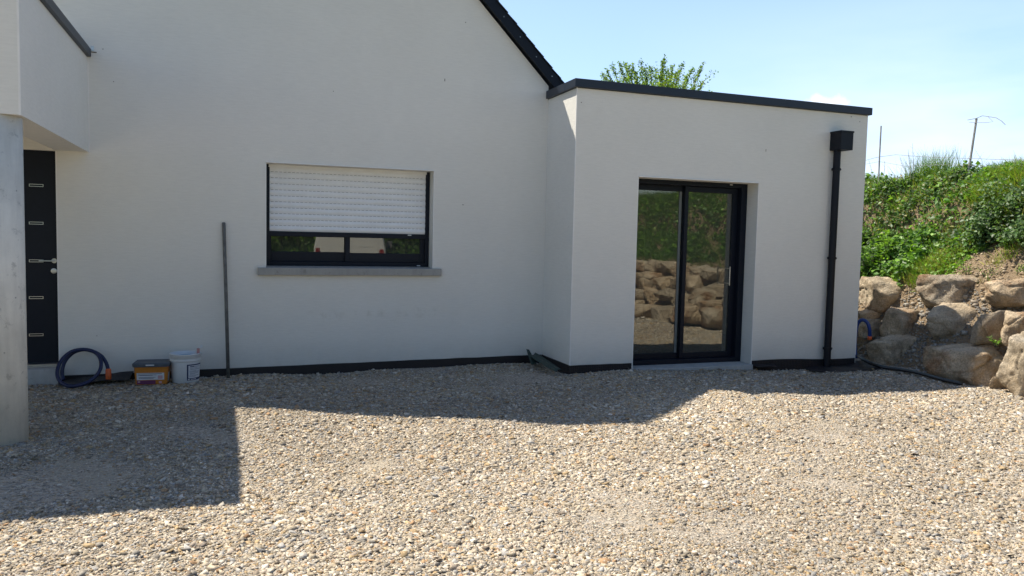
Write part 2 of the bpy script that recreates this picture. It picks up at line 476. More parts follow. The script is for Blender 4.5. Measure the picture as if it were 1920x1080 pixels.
YG0, XG1 = -18.0, 8.45
def bank_s(x, y):
    a = x - (XG1 + 0.10*np.sin(y*1.1+0.5) - 0.28*sstep(-3.0, -8.0, y)); b = (YG0 - y)
    return np.where((a > 0) & (b > 0), np.hypot(a, b), np.maximum(a, b))
PS = np.array([-3, -0.25, 0.05, 0.32, 0.40, 0.72, 0.80, 1.05, 1.45, 1.78, 1.92, 2.2, 2.8, 4.5, 12, 80])
PZ = np.array([-0.6, -0.45, -0.30, 0.02, 0.08, 0.42, 0.50, 0.88, 1.22, 1.52, 2.02, 2.38, 2.55, 2.60, 2.6, 3.0])
def fbm2(x, y, s):
    return (np.sin(x*1.3*s+2.0*np.sin(y*0.9*s))+np.sin(y*1.7*s+1.5*np.sin(x*1.1*s+1))+0.5*np.sin(3.1*x*s-2.7*y*s)+0.5*np.sin(4.3*y*s+3.7*x*s+2))/3.0
def bank_z(x, y):
    s = bank_s(x, y)
    s2 = s + 0.12*fbm2(x, y, 1.6)*np.clip(s, 0, 1)
    z = np.interp(s2, PS, PZ)
    return z + 0.07*fbm2(x, y, 3.1)*np.clip(s-0.6, 0, 1) + 0.04*fbm2(x+3, y, 7.3)*np.clip(s-0.6, 0, 1) + 0.022*fbm2(y-2, x, 15.0)*np.clip(s-0.3, 0, 1)

def grid(name, xs, ys, fz, mat, label, smooth=True):
    X, Y = np.meshgrid(xs, ys); Z = fz(X, Y)
    V = np.stack([X.ravel(), Y.ravel(), Z.ravel()], 1)
    nx, ny = len(xs), len(ys)
    i = np.arange((ny-1)*(nx-1)); r = i//(nx-1); c = i % (nx-1); a = r*nx+c
    F = np.stack([a, a+1, a+nx+1, a+nx], 1)
    o = np_mesh(name, V, F, mat, smooth=smooth)
    o['kind'] = 'structure'; o['label'] = label; return o

def seg(*parts): return np.unique(np.concatenate([np.arange(a, b+1e-6, d) for a, b, d in parts]))
grid('gravel_yard', seg((-14, -2, 0.4), (-2, 9.2, 0.06)), seg((-20, -9, 0.5), (-9, 0.4, 0.06), (0.4, 12, 0.5)), ground_z, M_BED, 'pale gravel yard in front of the house')
grid('bank', seg((8.2, 12.2, 0.045), (12.2, 20, 0.3), (20, 80, 4)), seg((-17, -10, 0.25), (-10, 6, 0.05), (6, 20, 0.4), (20, 60, 4)), bank_z, M_EARTH, 'earth bank above the boulder wall')
o = grid('bank', seg((-60, 8.2, 1.1)), seg((-60, -30, 4), (-30, -17.0, 0.3)), bank_z, M_FIELD, 'far bank behind the yard')
grid('bank', seg((8.2, 80, 1.5)), seg((-60, -30, 4), (-30, -17.0, 0.5)), bank_z, M_FIELD, 'far corner of the bank')
gm = MB().add([(-1500, -1500, -0.62), (1500, -1500, -0.62), (1500, 1500, -0.62), (-1500, 1500, -0.62)], [(0, 1, 2, 3)])
o = gm.build('ground', M_FIELD); o['kind'] = 'structure'; o['label'] = 'fields reaching to the horizon'

# ------------------------------------------------------------------ house
house = thing('house', 'white rendered house with dark slate gable, flat-roofed extension and porch', 'house', (1.0, 0.0, -0.17))
WX = 3.637; EX1 = 7.825; EY = -0.842; ZT = 3.085; ZC = 3.184
APX, APZ, SL = 0.46, 6.63, 1.28       # roof apex, slope of the hidden left pitch
WL, WR, WB, WT = 0.338, 2.214, 0.985, 2.146       # window opening in the main wall
DL, DR, DT = -2.62, -1.667, 2.152                  # front door opening
ZB = -0.35
XLW = -4.6
# main front wall: pieces butt end to end round the openings
w = MB(); T = 0.32
w.box(XLW, DL, 0, T, ZB, DT)
w.box(DL, DR, 0, T, ZB, -0.02)
w.box(DR, WL, 0, T, ZB, DT)
w.box(WL, WR, 0, T, ZB, WB)
w.box(WR, WX, 0, T, ZB, DT)
w = MB()
outer = [(XLW, ZB), (WX, ZB), (WX, 3.27), (APX, 3.27+(WX-APX)), (XLW, 3.27+(WX-APX)-(APX-XLW)*1.0)]
def wall_with_holes(mb, poly, holes, y0, y1):
    import mathutils
    loops = [[Vector((x, z, 0)) for x, z in poly]] + [[Vector((x, z, 0)) for x, z in h] for h in holes]
    tris = mathutils.geometry.tessellate_polygon(loops)
    flat = [p for l in loops for p in l]
    n = len(flat)
    vs = [(p.x, y0, p.y) for p in flat] + [(p.x, y1, p.y) for p in flat]
    fs = [tuple(t) for t in tris] + [tuple(i+n for i in reversed(t)) for t in tris]
    b = 0
    for l in loops:
        m = len(l)
        fs += [(b+i, b+(i+1) % m, b+(i+1) % m+n, b+i+n) for i in range(m)]
        b += m
    mb.add(vs, fs)
rectp = lambda x0, x1, z0, z1: [(x0, z0), (x1, z0), (x1, z1), (x0, z1)]
zl = 3.3
xl_eave = APX-(APZ-0.18-zl)/SL
outer = [(XLW, ZB), (WX, ZB), (WX, 3.25), (APX, APZ-0.18), (xl_eave, zl), (XLW, zl)]
wall_with_holes(w, outer, [rectp(WL, WR, WB, WT), rectp(DL, DR, -0.02, DT)], 0.0, T)
w.box(XLW, XLW+0.3, T, 11.0, ZB, zl)
w.box(WX-0.3, WX, T, 11.0, ZB, 3.2)
w.prism_y(outer, 11.0, 11.3)
w.build('wall', M_STUCCO, house)

# extension walls
e = MB()
PL, PR, PB, PT = 4.456, 6.150, -0.150, 2.130
wall_with_holes(e, rectp(WX, EX1, ZB, ZT), [rectp(PL, PR, PB, PT)], EY, EY+0.30)
e.box(WX, WX+0.25, EY+0.30, 0.0, ZB, ZT)
e.box(WX+0.002, WX+0.25, 0.0, 5.6, ZB, ZT)
e.box(EX1-0.3, EX1, EY+0.30, 5.6, ZB, ZT)
e.box(WX, EX1, 5.6, 5.9, ZB, ZT)
e.build('wall', M_STUCCO, house)['label'] = 'wall of the flat-roofed extension'
MB().box(WX+0.25, EX1-0.3, EY+0.3, 5.6, 2.72, 2.9).build('flat_roof', M_COPING, house)
# coping, folded metal; front and the two sides butt at the corners
c = MB()
CP = 0.038
c.box(WX-CP, EX1+CP, EY-CP, EY+0.26, 3.09, ZC)
c.box(WX-CP, WX+0.24, EY+0.26, -0.02, 3.09, ZC-0.001)
c.box(EX1-0.24, EX1+CP, EY+0.26, 5.9, 3.09, ZC-0.001)
c.box(WX+0.24, EX1-0.24, 5.64, 5.94, 3.09, ZC-0.001)
c.build('coping', M_COPING, house, bevel=0.004)
# joint covers on the coping
# porch beams + ceiling
OX = -1.374; OY = -2.65; OZ = 2.156
p = MB()
p.box(OX-0.295, OX, OY, -0.001, OZ, 3.10)
p.box(-4.6, OX-0.295, OY, OY+0.295, OZ, 3.10)
p.box(-4.6, -4.3, OY+0.295, -0.001, OZ, 3.10)
p.build('porch_beam', M_STUCCO, house)
MB().box(-4.3, OX-0.295, OY+0.295, -0.001, 2.62, 2.78).build('porch_ceiling', M_INT, house)
c = MB()
c.box(OX-0.28, OX+0.035, OY-0.035, -0.004, 3.103, 3.184)
c.box(-4.6, OX-0.28, OY-0.035, OY+0.28, 3.103, 3.184)
c.build('porch_coping', M_COPING, house, bevel=0.004)
MB().box(OX+0.036, OX+0.060, -0.006, -0.003, 3.165, 3.215).build('flashing', M_STEEL, house)
# columns
for cx in (OX-0.175, -4.42):
    MB().lathe([(0.150, -0.5), (0.150, OZ-0.001)], (cx, OY+0.154, 0), n=48).build('column', M_COLUMN, house, smooth=False)
for o in house.children:
    if o.name.startswith('column'):
        for pp in o.data.polygons: pp.use_smooth = len(pp.vertices) == 4

# corner beads (pale plastic profile on the outer corners)
def bead(x, y, z0, z1, wd=0.011):
    MB().box(x-wd, x+0.0025, y-0.0025, y+wd, z0, z1).build('corner_bead', M_BEAD, house)
bead_specs = [(WX+0.0, EY, -0.07, 3.089)]
MB().box(WX-0.0025, WX+0.010, EY-0.0025, EY+0.010, -0.075, 3.089).build('corner_bead', M_BEAD, house)
MB().box(OX-0.010, OX+0.0025, OY-0.0025, OY+0.010, OZ-0.002, 3.10).build('corner_bead', M_BEAD, house)
MB().box(OX+0.0005, OX+0.012, -0.008, -0.0012, OZ, 3.10).build('corner_bead', M_BEAD, house)
MB().box(EX1-0.008, EX1+0.0025, EY-0.0025, EY+0.010, -0.075, 3.089).build('corner_bead', M_BEAD, house)
MB().box(DR-0.0025, DR+0.009, -0.0025, 0.02, -0.02, DT).build('corner_bead', M_BEAD, house)
b = MB(); b.box(WL-0.009, WL+0.0025, -0.0025, 0.014, WB+0.024, WT-0.004); b.build('corner_bead', M_BEAD, house); b = MB(); b.box(WR-0.0025, WR+0.008, -0.0025, 0.014, WB+0.024, WT-0.004); b.build('corner_bead', M_BEAD, house)
b = MB(); b.box(PL-0.009, PL+0.0025, EY-0.0025, EY+0.012, PB, PT-0.004); b.build('corner_bead', M_BEAD, house); b = MB(); b.box(PR-0.0025, PR+0.008, EY-0.0025, EY+0.012, PB, PT-0.004); b.build('corner_bead', M_BEAD, house)
MB().box(PL-0.002, PR+0.006, EY-0.012, EY-0.0005, PT-0.002, PT+0.010).build('drip_edge', M_BEAD, house)
MB().box(WL-0.002, WR+0.004, -0.012, -0.0005, WT-0.002, WT+0.010).build('drip_edge', M_BEAD, house)

for mx_, my_, mw_, mh_ in ((868, 384, 0.022, 0.006), (834, 150, 0.008, 0.03), (625, 171, 0.008, 0.008), (176, 98, 0.05, 0.010), (193, 92, 0.008, 0.008), (213, 153, 0.008, 0.008), (873, 42, 0.010, 0.010)):
    q_ = onY(mx_, my_, 0.0)
    MB().box(q_.x-mw_/2, q_.x+mw_/2, -0.0025, -0.0005, q_.z-mh_/2, q_.z+mh_/2).build('wall_mark', M_MARK, house)
for mx_, my_, mw_, mh_ in ((1090, 192, 0.012, 0.008), (1596, 219, 0.012, 0.010), (1612, 228, 0.008, 0.012), (1436, 282, 0.006, 0.03)):
    q_ = onY(mx_, my_, EY)
    MB().box(q_.x-mw_/2, q_.x+mw_/2, EY-0.0025, EY-0.0005, q_.z-mh_/2, q_.z+mh_/2).build('wall_mark', M_MARK, house)
# roof: two pitches with courses of slate
roofm = MB()
RY0, RY1 = -0.07, 11.35
th = 0.05
def pitch_slab(mb, x0, z0, x1, z1, lift0, lift1, y0, y1):
    d = Vector((x1-x0, z1-z0)).normalized(); n = Vector((-d.y, d.x))
    if n.y < 0: n = -n
    pts = [(x0+n.x*lift0, z0+n.y*lift0), (x1+n.x*lift0, z1+n.y*lift0), (x1+n.x*lift1, z1+n.y*lift1), (x0+n.x*lift1, z0+n.y*lift1)]
    mb.prism_y(pts, y0, y1)
XR, ZR = 3.875, APZ-(3.875-APX)
pitch_slab(roofm, APX, APZ, XR, ZR, -0.10, -0.012, RY0+0.03, RY1)
xle = APX-(APZ-3.2)/SL
pitch_slab(roofm, xle, 3.2, APX, APZ, -0.10, -0.012, RY0+0.03, RY1)
roof = roofm.build('roof', M_SLATE, house)
def verge(x0, z0, x1, z1, name):
    v = MB(); pitch_slab(v, x0, z0, x1, z1, -0.125, -0.008, RY0-0.012, RY0+0.028)
    v.build('verge_board', M_ANTH, roof)
verge(XR+0.02, ZR-0.02, APX, APZ, 'r'); verge(xle, 3.2, APX-0.02, APZ-0.02, 'l')
rows = MB()
L = math.hypot(XR-APX, ZR-APZ); n = int(L/0.165)
for i in range(n+1):
    a = i*L/n*0.996; bq = min(L, a+L/n+0.02)
    fx = lambda t: (APX+(XR-APX)*t/L, APZ+(ZR-APZ)*t/L)
    (xa, za), (xb, zb) = fx(a), fx(bq)
    jit = random.uniform(-0.006, 0.006)
    # each course lies on the one below: its lower edge stands proud
    d = Vector((xb-xa, zb-za)).normalized(); nn = Vector((-d.y, d.x)); nn = nn if nn.y > 0 else -nn
    pts = [(xa-nn.x*0.010, za-nn.y*0.010), (xb+nn.x*0.004, zb+nn.y*0.004), (xb+nn.x*(0.009+jit*0.4), zb+nn.y*(0.009+jit*0.4)), (xa-nn.x*0.002, za-nn.y*0.002)]
    rows.prism_y(pts, RY0-0.030+jit, RY1)
L2 = math.hypot(APX-xle, APZ-3.2); n2 = int(L2/0.165)
for i in range(n2+1):
    a = i*L2/n2*0.996; bq = min(L2, a+L2/n2+0.02)
    fx = lambda t: (APX-(APX-xle)*t/L2, APZ-(APZ-3.2)*t/L2)
    (xa, za), (xb, zb) = fx(a), fx(bq)
    d = Vector((xb-xa, zb-za)).normalized(); nn = Vector((-d.y, d.x)); nn = nn if nn.y > 0 else -nn
    pts = [(xa-nn.x*0.010, za-nn.y*0.010), (xb+nn.x*0.004, zb+nn.y*0.004), (xb+nn.x*0.022, zb+nn.y*0.022), (xa-nn.x*0.002, za-nn.y*0.002)]
    rows.prism_y(pts, RY0-0.030, RY1)
rows.build('slate', M_SLATE, roof)
sc = MB()
for t in np.arange(0.14, 0.97, 0.062):
    x = APX+(XR-APX)*t-0.045; z = APZ+(ZR-APZ)*t-0.045
    MB().lathe([(0.005, 0), (0.005, 0.006)], (x, RY0-0.012, z), n=8, tilt=Matrix.Rotation(math.pi/2, 3, 'X')).build('screw', M_STEEL, roof)

# damp-proof dimple membrane along the foot of the walls
def band(path, tops, t=0.012, zb=-0.42):
    mb = MB(); n = len(path)
    for i in range(n-1):
        (xa, ya, nx, ny), (xb, yb, nx2, ny2) = path[i], path[i+1]
        mb.add([(xa, ya, zb), (xb, yb, zb), (xb, yb, tops[i+1]), (xa, ya, tops[i]),
                (xa+nx*t, ya+ny*t, zb), (xb+nx2*t, yb+ny2*t, zb), (xb+nx2*t, yb+ny2*t, tops[i+1]), (xa+nx*t, ya+ny*t, tops[i])],
               [(0, 1, 2, 3), (7, 6, 5, 4), (3, 2, 6, 7), (0, 4, 5, 1), (0, 3, 7, 4), (1, 5, 6, 2)])
    return mb
xs = np.linspace(DR+0.05, WX-0.016, 26)
pa = [(float(x), -0.001, 0, -1) for x in xs]
tp = [-0.118+0.052*(x-DR)/(WX-DR)+random.uniform(-0.003, 0.003) for x in xs]
mb = band(pa, tp)
ys = np.linspace(-0.014, EY-0.014, 7)
mb2 = band([(WX-0.001, float(y), -1, 0) for y in ys], [-0.066]*7); mb.add(mb2.v, mb2.f)
xs = np.linspace(WX-0.013, PL-0.02, 7)
mb2 = band([(float(x), EY-0.001, 0, -1) for x in xs], [-0.068+random.uniform(-0.003, 0.003) for x in xs]); mb.add(mb2.v, mb2.f)
mb.build('damp_membrane', M_DIMPLE, house); mb = MB()
xs = np.linspace(PR+0.01, EX1-0.02, 14)
mb2 = band([(float(x), EY-0.001, 0, -1) for x in xs], [-0.106+0.014*math.sin(3.0*x+0.9) for x in xs]); mb.add(mb2.v, mb2.f)
mb.build('damp_membrane', M_DIMPLE, house)

# ---------------- window
FY = 0.195
wf = MB()
def ring(mb, x0, x1, z0, z1, l, r, bt, tp_, y0, y1):
    mb.box(x0, x0+l, y0, y1, z0, z1); mb.box(x1-r, x1, y0, y1, z0, z1)
    mb.box(x0+l, x1-r, y0, y1, z0, z0+bt); mb.box(x0+l, x1-r, y0, y1, z1-tp_, z1)
ring(wf, WL, WR, WB+0.03, WT, 0.045, 0.05, 0.045, 0.03, FY, FY+0.10)
win = wf.build('window', M_ANTH, house, bevel=0.003)
win['label'] = 'window with half-lowered white roller shutter'
zs = onY(650, 437, FY+0.02).z       # bottom of the shutter
wd = MB()
sx0, sx1 = WL+0.045, WR-0.05
sb = WB+0.075
# sashes
mid = onY(652, 465, FY+0.05).x
gz0, gz1 = onY(650, 473, FY+0.06).z, WT-0.12
ring(wd, sx0, mid+0.012, sb, WT-0.03, 0.022, 0.05, gz0-sb-0.0, 0.06, FY+0.062, FY+0.098)
wd.build('sash', M_ANTH, win, bevel=0.003)
wd = MB()
ring(wd, mid-0.032, sx1, sb+0.002, WT-0.032, 0.055, 0.055, gz0-sb-0.008, 0.06, FY+0.026, FY+0.058)
wd.build('sash', M_ANTH, win, bevel=0.003)
MB().box(sx0+0.02, mid-0.03, FY+0.078, FY+0.084, gz0-0.01, gz1+0.02).build('glass_pane', M_GLASS, win)
MB().box(mid+0.02, sx1-0.05, FY+0.042, FY+0.048, gz0-0.01, gz1+0.02).build('glass_pane', M_GLASS, win)
# roller shutter: curved slats with rows of light slots
sh = MB(); slot = MB()
ztop = WT-0.012; nsl = 11; ph = (ztop-zs-0.005)/nsl
for i in range(nsl+1):
    z0 = zs+0.004+i*ph
    z1 = min(z0+ph*0.93, WT-0.006)
    if z1 <= z0: continue
    prof = []
    for k in range(7):
        t = k/6; prof.append((FY+0.017-0.012*math.sin(math.pi*t), z0+(z1-z0)*t))
    vs = [(x, y, z) for x in (sx0-0.01, sx1+0.008) for y, z in prof]
    fs = [(k, k+1, k+8, k+7) for k in range(6)]
    sh.add(vs, fs)
    zr = z0+ph*0.965
    if zr < WT-0.01 and i < nsl:
        sh.box(sx0-0.01, sx1+0.008, FY+0.0155, FY+0.022, z0+ph*0.93, z0+ph)
        xx = sx0+0.012
        while xx < sx1-0.03:
            slot.box(xx, xx+0.031, FY+0.0148, FY+0.0152, z0+ph*0.945, z0+ph*0.990); xx += 0.046
nsf = len(sh.f); sh.add(slot.v, slot.f)
shut = sh.build('roller_shutter', M_SHUT, win)
shut.data.materials.append(M_SLOT)
for i_, p_ in enumerate(shut.data.polygons):
    if i_ >= nsf: p_.material_index = 1
MB().box(sx0-0.005, sx1+0.004, FY+0.002, FY+0.020, zs-0.052, zs+0.004).build('shutter_bottom_bar', M_ANTH, win, bevel=0.003)
MB().box(sx0-0.01, sx1+0.008, FY-0.01, FY+0.018, WT-0.032, WT-0.001).build('shutter_box_edge', M_SHUT, win)
pt = onY(768, 441, FY); MB().box(pt.x-0.022, pt.x+0.022, FY-0.002, FY+0.0015, pt.z-0.006, pt.z+0.006).build('drain_cap', M_WHITE, win)
pt = onY(785, 497, FY-0.01); MB().box(pt.x-0.02, pt.x+0.02, FY-0.006, FY-0.001, WB+0.035, WB+0.046).build('drain_cap', M_WHITE, win)
# sill, sloped top
sl = MB()
sl.prism_y([(0.25, 0.918), (2.312, 0.918), (2.312, 1.0), (0.25, 1.0)], -0.055, -0.001)
sl.hexa([(WL+0.002, -0.001, 0.93), (WR-0.002, -0.001, 0.93), (WR-0.002, 0.25, 0.93), (WL+0.002, 0.25, 0.93)],
        [(WL+0.002, -0.001, 1.0), (WR-0.002, -0.001, 1.0), (WR-0.002, 0.25, 1.016), (WL+0.002, 0.25, 1.016)])
sl.build('window_sill', M_SILL, win, bevel=0.006)

# rooms behind the glass
rm = MB(); rm.box(WL-0.8, WR+0.9, 3.9, 4.0, -0.1, 2.6); rm.box(WL-0.9, WL-0.8, T, 4.0, -0.1, 2.6); rm.box(WR+0.9, WR+1.0, T, 4.0, -0.1, 2.6); rm.box(WL-0.8, WR+0.9, T, 3.9, 2.5, 2.6)
rm.build('interior_wall', M_INT, house)
MB().box(WL-0.8, WR+0.9, T, 3.9, -0.2, -0.1).build('interior_floor', M_INTF, house)
rm = MB(); rm.box(WX+0.26, EX1-0.31, 4.3, 4.4, -0.1, 2.6); rm.box(WX+0.25, WX+0.26, EY+0.3, 4.3, -0.1, 2.6); rm.box(EX1-0.31, EX1-0.30, EY+0.3, 4.3, -0.1, 2.6); rm.box(WX+0.26, EX1-0.31, EY+0.30, 4.3, 2.5, 2.6)
rm.build('interior_wall', M_INT, house)
MB().box(WX+0.25, EX1-0.30, EY+0.30, 4.3, -0.2, -0.1).build('interior_floor', M_INTF, house)

# ---------------- patio door
DY = EY+0.215
pf = MB()
ring(pf, PL, PR, PB+0.01, PT, 0.05, 0.085, 0.055, 0.055, DY, DY+0.17)
pat = pf.build('patio_door', M_ANTH, house, bevel=0.003)
pat['label'] = 'sliding glass patio door in an anthracite frame'
px0, px1, pz0, pz1 = PL+0.05, PR-0.085, PB+0.065, PT-0.055
xm = onY(1281, 520, DY+0.10).x
zg0 = onY(1230, 663, DY+0.10).z; zg1 = onY(1300, 360, DY+0.10).z
l1 = MB(); ring(l1, px0, xm+0.022, pz0, pz1, 0.035, 0.04, zg0-pz0, pz1-zg1, DY+0.126, DY+0.164); l1.build('door_leaf', M_ANTH, pat, bevel=0.003)
l2 = MB(); ring(l2, xm-0.028, px1, pz0+0.002, pz1-0.002, 0.052, 0.070, zg0-pz0, pz1-zg1, DY+0.078, DY+0.120); l2.build('door_leaf', M_ANTH, pat, bevel=0.003)
MB().box(px0+0.03, xm-0.012, DY+0.143, DY+0.149, zg0-0.01, zg1+0.01).build('glass_pane', M_GLASS, pat)
MB().box(xm+0.018, px1-0.065, DY+0.097, DY+0.103, zg0-0.01, zg1+0.01).build('glass_pane', M_GLASS, pat)
MB().box(xm-0.072, xm-0.040, DY+0.134, DY+0.1425, zg0, zg1).build('streak_strip', simple('streak_grey', (0.17, 0.19, 0.19), 0.5), pat)  # added pale strip imitating a streak of reflected light in the left pane
hp = onY(1366, 500, DY); hq = onY(1366, 535, DY)
h = MB(); h.tube([(hp.x, DY-0.03, hp.z), (hp.x, DY-0.03, hq.z)], 0.008); h.box(hp.x-0.006, hp.x+0.006, DY-0.03, DY+0.078, hp.z-0.03, hp.z-0.018); h.box(hp.x-0.006, hp.x+0.006, DY-0.03, DY+0.078, hq.z+0.018, hq.z+0.03)
h.build('handle', M_STEEL, pat)
pt = onY(1371, 349, DY); MB().box(pt.x-0.02, pt.x+0.02, DY-0.004, DY-0.0005, PT-0.024, PT-0.014).build('drain_cap', M_WHITE, pat)
MB().box(PL-0.0, PR-0.002, EY-0.045, DY+0.17, -0.26, PB+0.0085).build('threshold', M_STEP, pat, bevel=0.006)

# ---------------- front door
fdm = MB(); FDY = 0.05
fdm.box(DL, DR, FDY, FDY+0.07, 0.0, DT)
fd = fdm.build('front_door', M_ANTH, house)
fd['label'] = 'dark front door with small silver inlays'
MB().box(DL, DR-0.001, -0.045, FDY-0.001, -0.019, 0.012).build('threshold_bar', M_STEEL, fd)
for y in (347, 418, 489, 558, 628):
    a = onY(54.5, y, FDY); bq = onY(81.5, y, FDY); z = a.z
    m_ = MB(); x0, x1, hh, t = a.x, bq.x, 0.013, 0.005
    m_.box(x0, x1, FDY-0.006, FDY-0.0005, z+hh-t, z+hh); m_.box(x0, x1, FDY-0.006, FDY-0.0005, z-hh, z-hh+t)
    m_.box(x0, x0+t, FDY-0.006, FDY-0.0005, z-hh+t, z+hh-t); m_.box(x1-t, x1, FDY-0.006, FDY-0.0005, z-hh+t, z+hh-t)
    m_.build('inlay', M_STEEL, fd)
a = onY(101, 489, FDY-0.02); m_ = MB()
m_.tube([(a.x, FDY-0.001, a.z), (a.x, FDY-0.05, a.z), (a.x-0.02, FDY-0.055, a.z), (a.x-0.125, FDY-0.055, a.z)], 0.007, 8)
m_.lathe([(0.024, 0), (0.024, 0.008)], (a.x, FDY-0.0005, a.z), 20, Matrix.Rotation(math.pi/2, 3, 'X'))
m_.build('handle', M_STEEL, fd)
a = onY(101, 508, FDY-0.01)
MB().lathe([(0.027, 0), (0.027, 0.01), (0.018, 0.012), (0.017, 0.006)], (a.x, FDY-0.0005, a.z), 20, Matrix.Rotation(math.pi/2, 3, 'X')).build('lock_rosette', M_STEEL, fd)
MB().box(DL-0.1, DR+0.02, -0.16, -0.002, -0.30, -0.022).build('door_step', M_STEP, fd, bevel=0.008)

# ---------------- downpipe and hopper
hx0 = onY(1556, 262, EY).x; hyf = onX(1577, 262, hx0).y; hx1 = onY(1600, 262, hyf).x
hz1 = onY(1577, 244.5, hyf).z; hz0 = onY(1577, 280, hyf).z
pcx, pcy = (hx0+hx1)/2, EY-0.075
t0 = onY(1571.5, 290, pcy); t1 = onY(1548, 690, pcy)
pcx = (t0.x+t1.x)/2
dp = MB(); dp.tube([(pcx, pcy, -0.45), (pcx, pcy, hz0+0.01)], 0.045, 24, False)
dpo = dp.build('downpipe', M_PIPE, house, smooth=True)
hb = MB(); hb.box(hx0, hx1, hyf, EY-0.004, hz0, hz1); hb.box(hx0-0.006, hx1+0.006, hyf-0.006, EY-0.004, hz1-0.02, hz1+0.004)
hb.build('hopper', M_PIPE, dpo, bevel=0.003)
for y in (317, 484, 653):
    z = onY(1560, y, pcy).z
    k = MB(); k.lathe([(0.046, -0.016), (0.053, -0.016), (0.053, 0.016), (0.046, 0.016)], (pcx, pcy, z), 24, close=False); k.box(pcx-0.012, pcx+0.012, pcy+0.045, EY-0.001, z-0.01, z+0.01); k.box(pcx-0.075, pcx+0.075, pcy-0.006, pcy+0.006, z-0.008, z+0.008)
    k.build('pipe_bracket', M_PIPE, dpo)

# ------------------------------------------------------------------ gravel
def scatter_gravel():
    pts = []
    def sector(n, dmin, dmax, power):
        # n points round the camera's foot, areal density falling with distance
        u = rng.random(n); r = (dmin**power + u*(dmax**power-dmin**power))**(1/power)
        a = YAW + np.radians(rng.uniform(-44, 42, n))
        return np.stack([r*np.sin(a), CAM.y + r*np.cos(a)], 1)
    P = sector(1250000, 2.6, 12.5, 0.60)
    r2 = np.sqrt(rng.uniform(0.5, 100, 150000)); a2 = YAW+np.radians(rng.uniform(42, 125, 150000))
    P2 = np.stack([r2*np.sin(a2), CAM.y+r2*np.cos(a2)], 1)
    P = np.concatenate([P, P2])
    x, y = P[:, 0], P[:, 1]
    ok = (y < -0.015) & ~((x > WX-0.02) & (x < EX1+0.02) & (y > EY-0.02)) & (x < 8.9) & (x > -4.5)
    ok &= ~((x > PL-0.02) & (x < PR) & (y > EY-0.055)) & ~((x < DR+0.03) & (y > -0.17))
    patch = fbm2(x*1.0+4, y*1.0+1, 0.9)+0.5*fbm2(x, y, 2.6)
    ok &= rng.random(len(x)) < np.clip(1.02 - 0.9*sstep(0.45, 0.95, patch), 0.12, 1)
    P = P[ok]; x, y = P[:, 0], P[:, 1]; patch = patch[ok]; n = len(P)
    dist = np.hypot(x-CAM.x, y-CAM.y)
    s = np.exp(rng.normal(math.log(0.0034), 0.52, n))
    s *= 1 - 0.30*sstep(0.3, 0.8, patch)
    s = np.clip(s, 0.0020, 0.0145)*(0.74+0.09*dist)
    side = np.degrees(np.arctan2(x, y-CAM.y)-YAW) > 42; s[side] *= 1.5
    coarse = fbm2(x+9, y*0.8, 0.7) > 0.35
    s[coarse] *= 1.18
    base = np.array([[-1, -1, -1], [1, -1, -1], [1, 1, -1], [-1, 1, -1], [-1, -1, 1], [1, -1, 1], [1, 1, 1], [-1, 1, 1]], float)
    B = base[None]*rng.uniform(0.45, 1.15, (n, 8, 1)) * rng.uniform(0.7, 1.25, (n, 8, 3))
    asp = np.stack([rng.uniform(0.9, 1.7, n), rng.uniform(0.7, 1.1, n), rng.uniform(0.22, 0.62, n)], 1)
    B = B*asp[:, None]*s[:, None, None]
    yaw = rng.uniform(0, 2*np.pi, n); tx = rng.normal(0, 0.27, n); ty = rng.normal(0, 0.27, n)
    cz, sz = np.cos(yaw), np.sin(yaw); cx, sx = np.cos(tx), np.sin(tx); cy, sy = np.cos(ty), np.sin(ty)
    Y_, Z_ = B[..., 1]*cx[:, None]-B[..., 2]*sx[:, None], B[..., 1]*sx[:, None]+B[..., 2]*cx[:, None]
    X_, Z_ = B[..., 0]*cy[:, None]+Z_*sy[:, None], -B[..., 0]*sy[:, None]+Z_*cy[:, None]
    X2, Y2 = X_*cz[:, None]-Y_*sz[:, None], X_*sz[:, None]+Y_*cz[:, None]
    zz = ground_z(x, y) + s*rng.uniform(-0.45, 0.5, n)
    V = np.stack([X2+x[:, None], Y2+y[:, None], Z_+zz[:, None]], -1).reshape(-1, 3)
    q = np.array([[4, 5, 6, 7], [0, 1, 5, 4], [1, 2, 6, 5], [2, 3, 7, 6], [3, 0, 4, 7]])
    F = (np.arange(n)[:, None, None]*8+q[None]).reshape(-1, 4)
    pal = np.array([[0.42, 0.37, 0.29], [0.52, 0.46, 0.37], [0.60, 0.56, 0.49], [0.33, 0.31, 0.28], [0.40, 0.40, 0.40],
                    [0.47, 0.36, 0.22], [0.26, 0.22, 0.18], [0.68, 0.65, 0.60], [0.45, 0.30, 0.18], [0.50, 0.43, 0.36]])
    pr = np.array([.17, .18, .13, .12, .11, .10, .05, .06, .035, .06])
    ci = rng.choice(len(pal), n, p=pr/pr.sum())
    col = pal[ci]*rng.uniform(0.72, 1.20, (n, 1))*np.array([0.985, 0.94, 0.875])*(1+0.10*fbm2(x*0.8, y, 0.8)+0.06*fbm2(x+5, y, 2.3)+0.07*fbm2(x*0.25+0.2*y, y*2.4-0.3*x, 1.6))[:, None]
    return np_mesh('gravel', V, F, M_GRAVEL, cols=np.repeat(col, 5, 0))
g = scatter_gravel(); g['kind'] = 'stuff'; g['label'] = 'angular beige and grey gravel chips spread over the yard'; g['category'] = 'gravel'

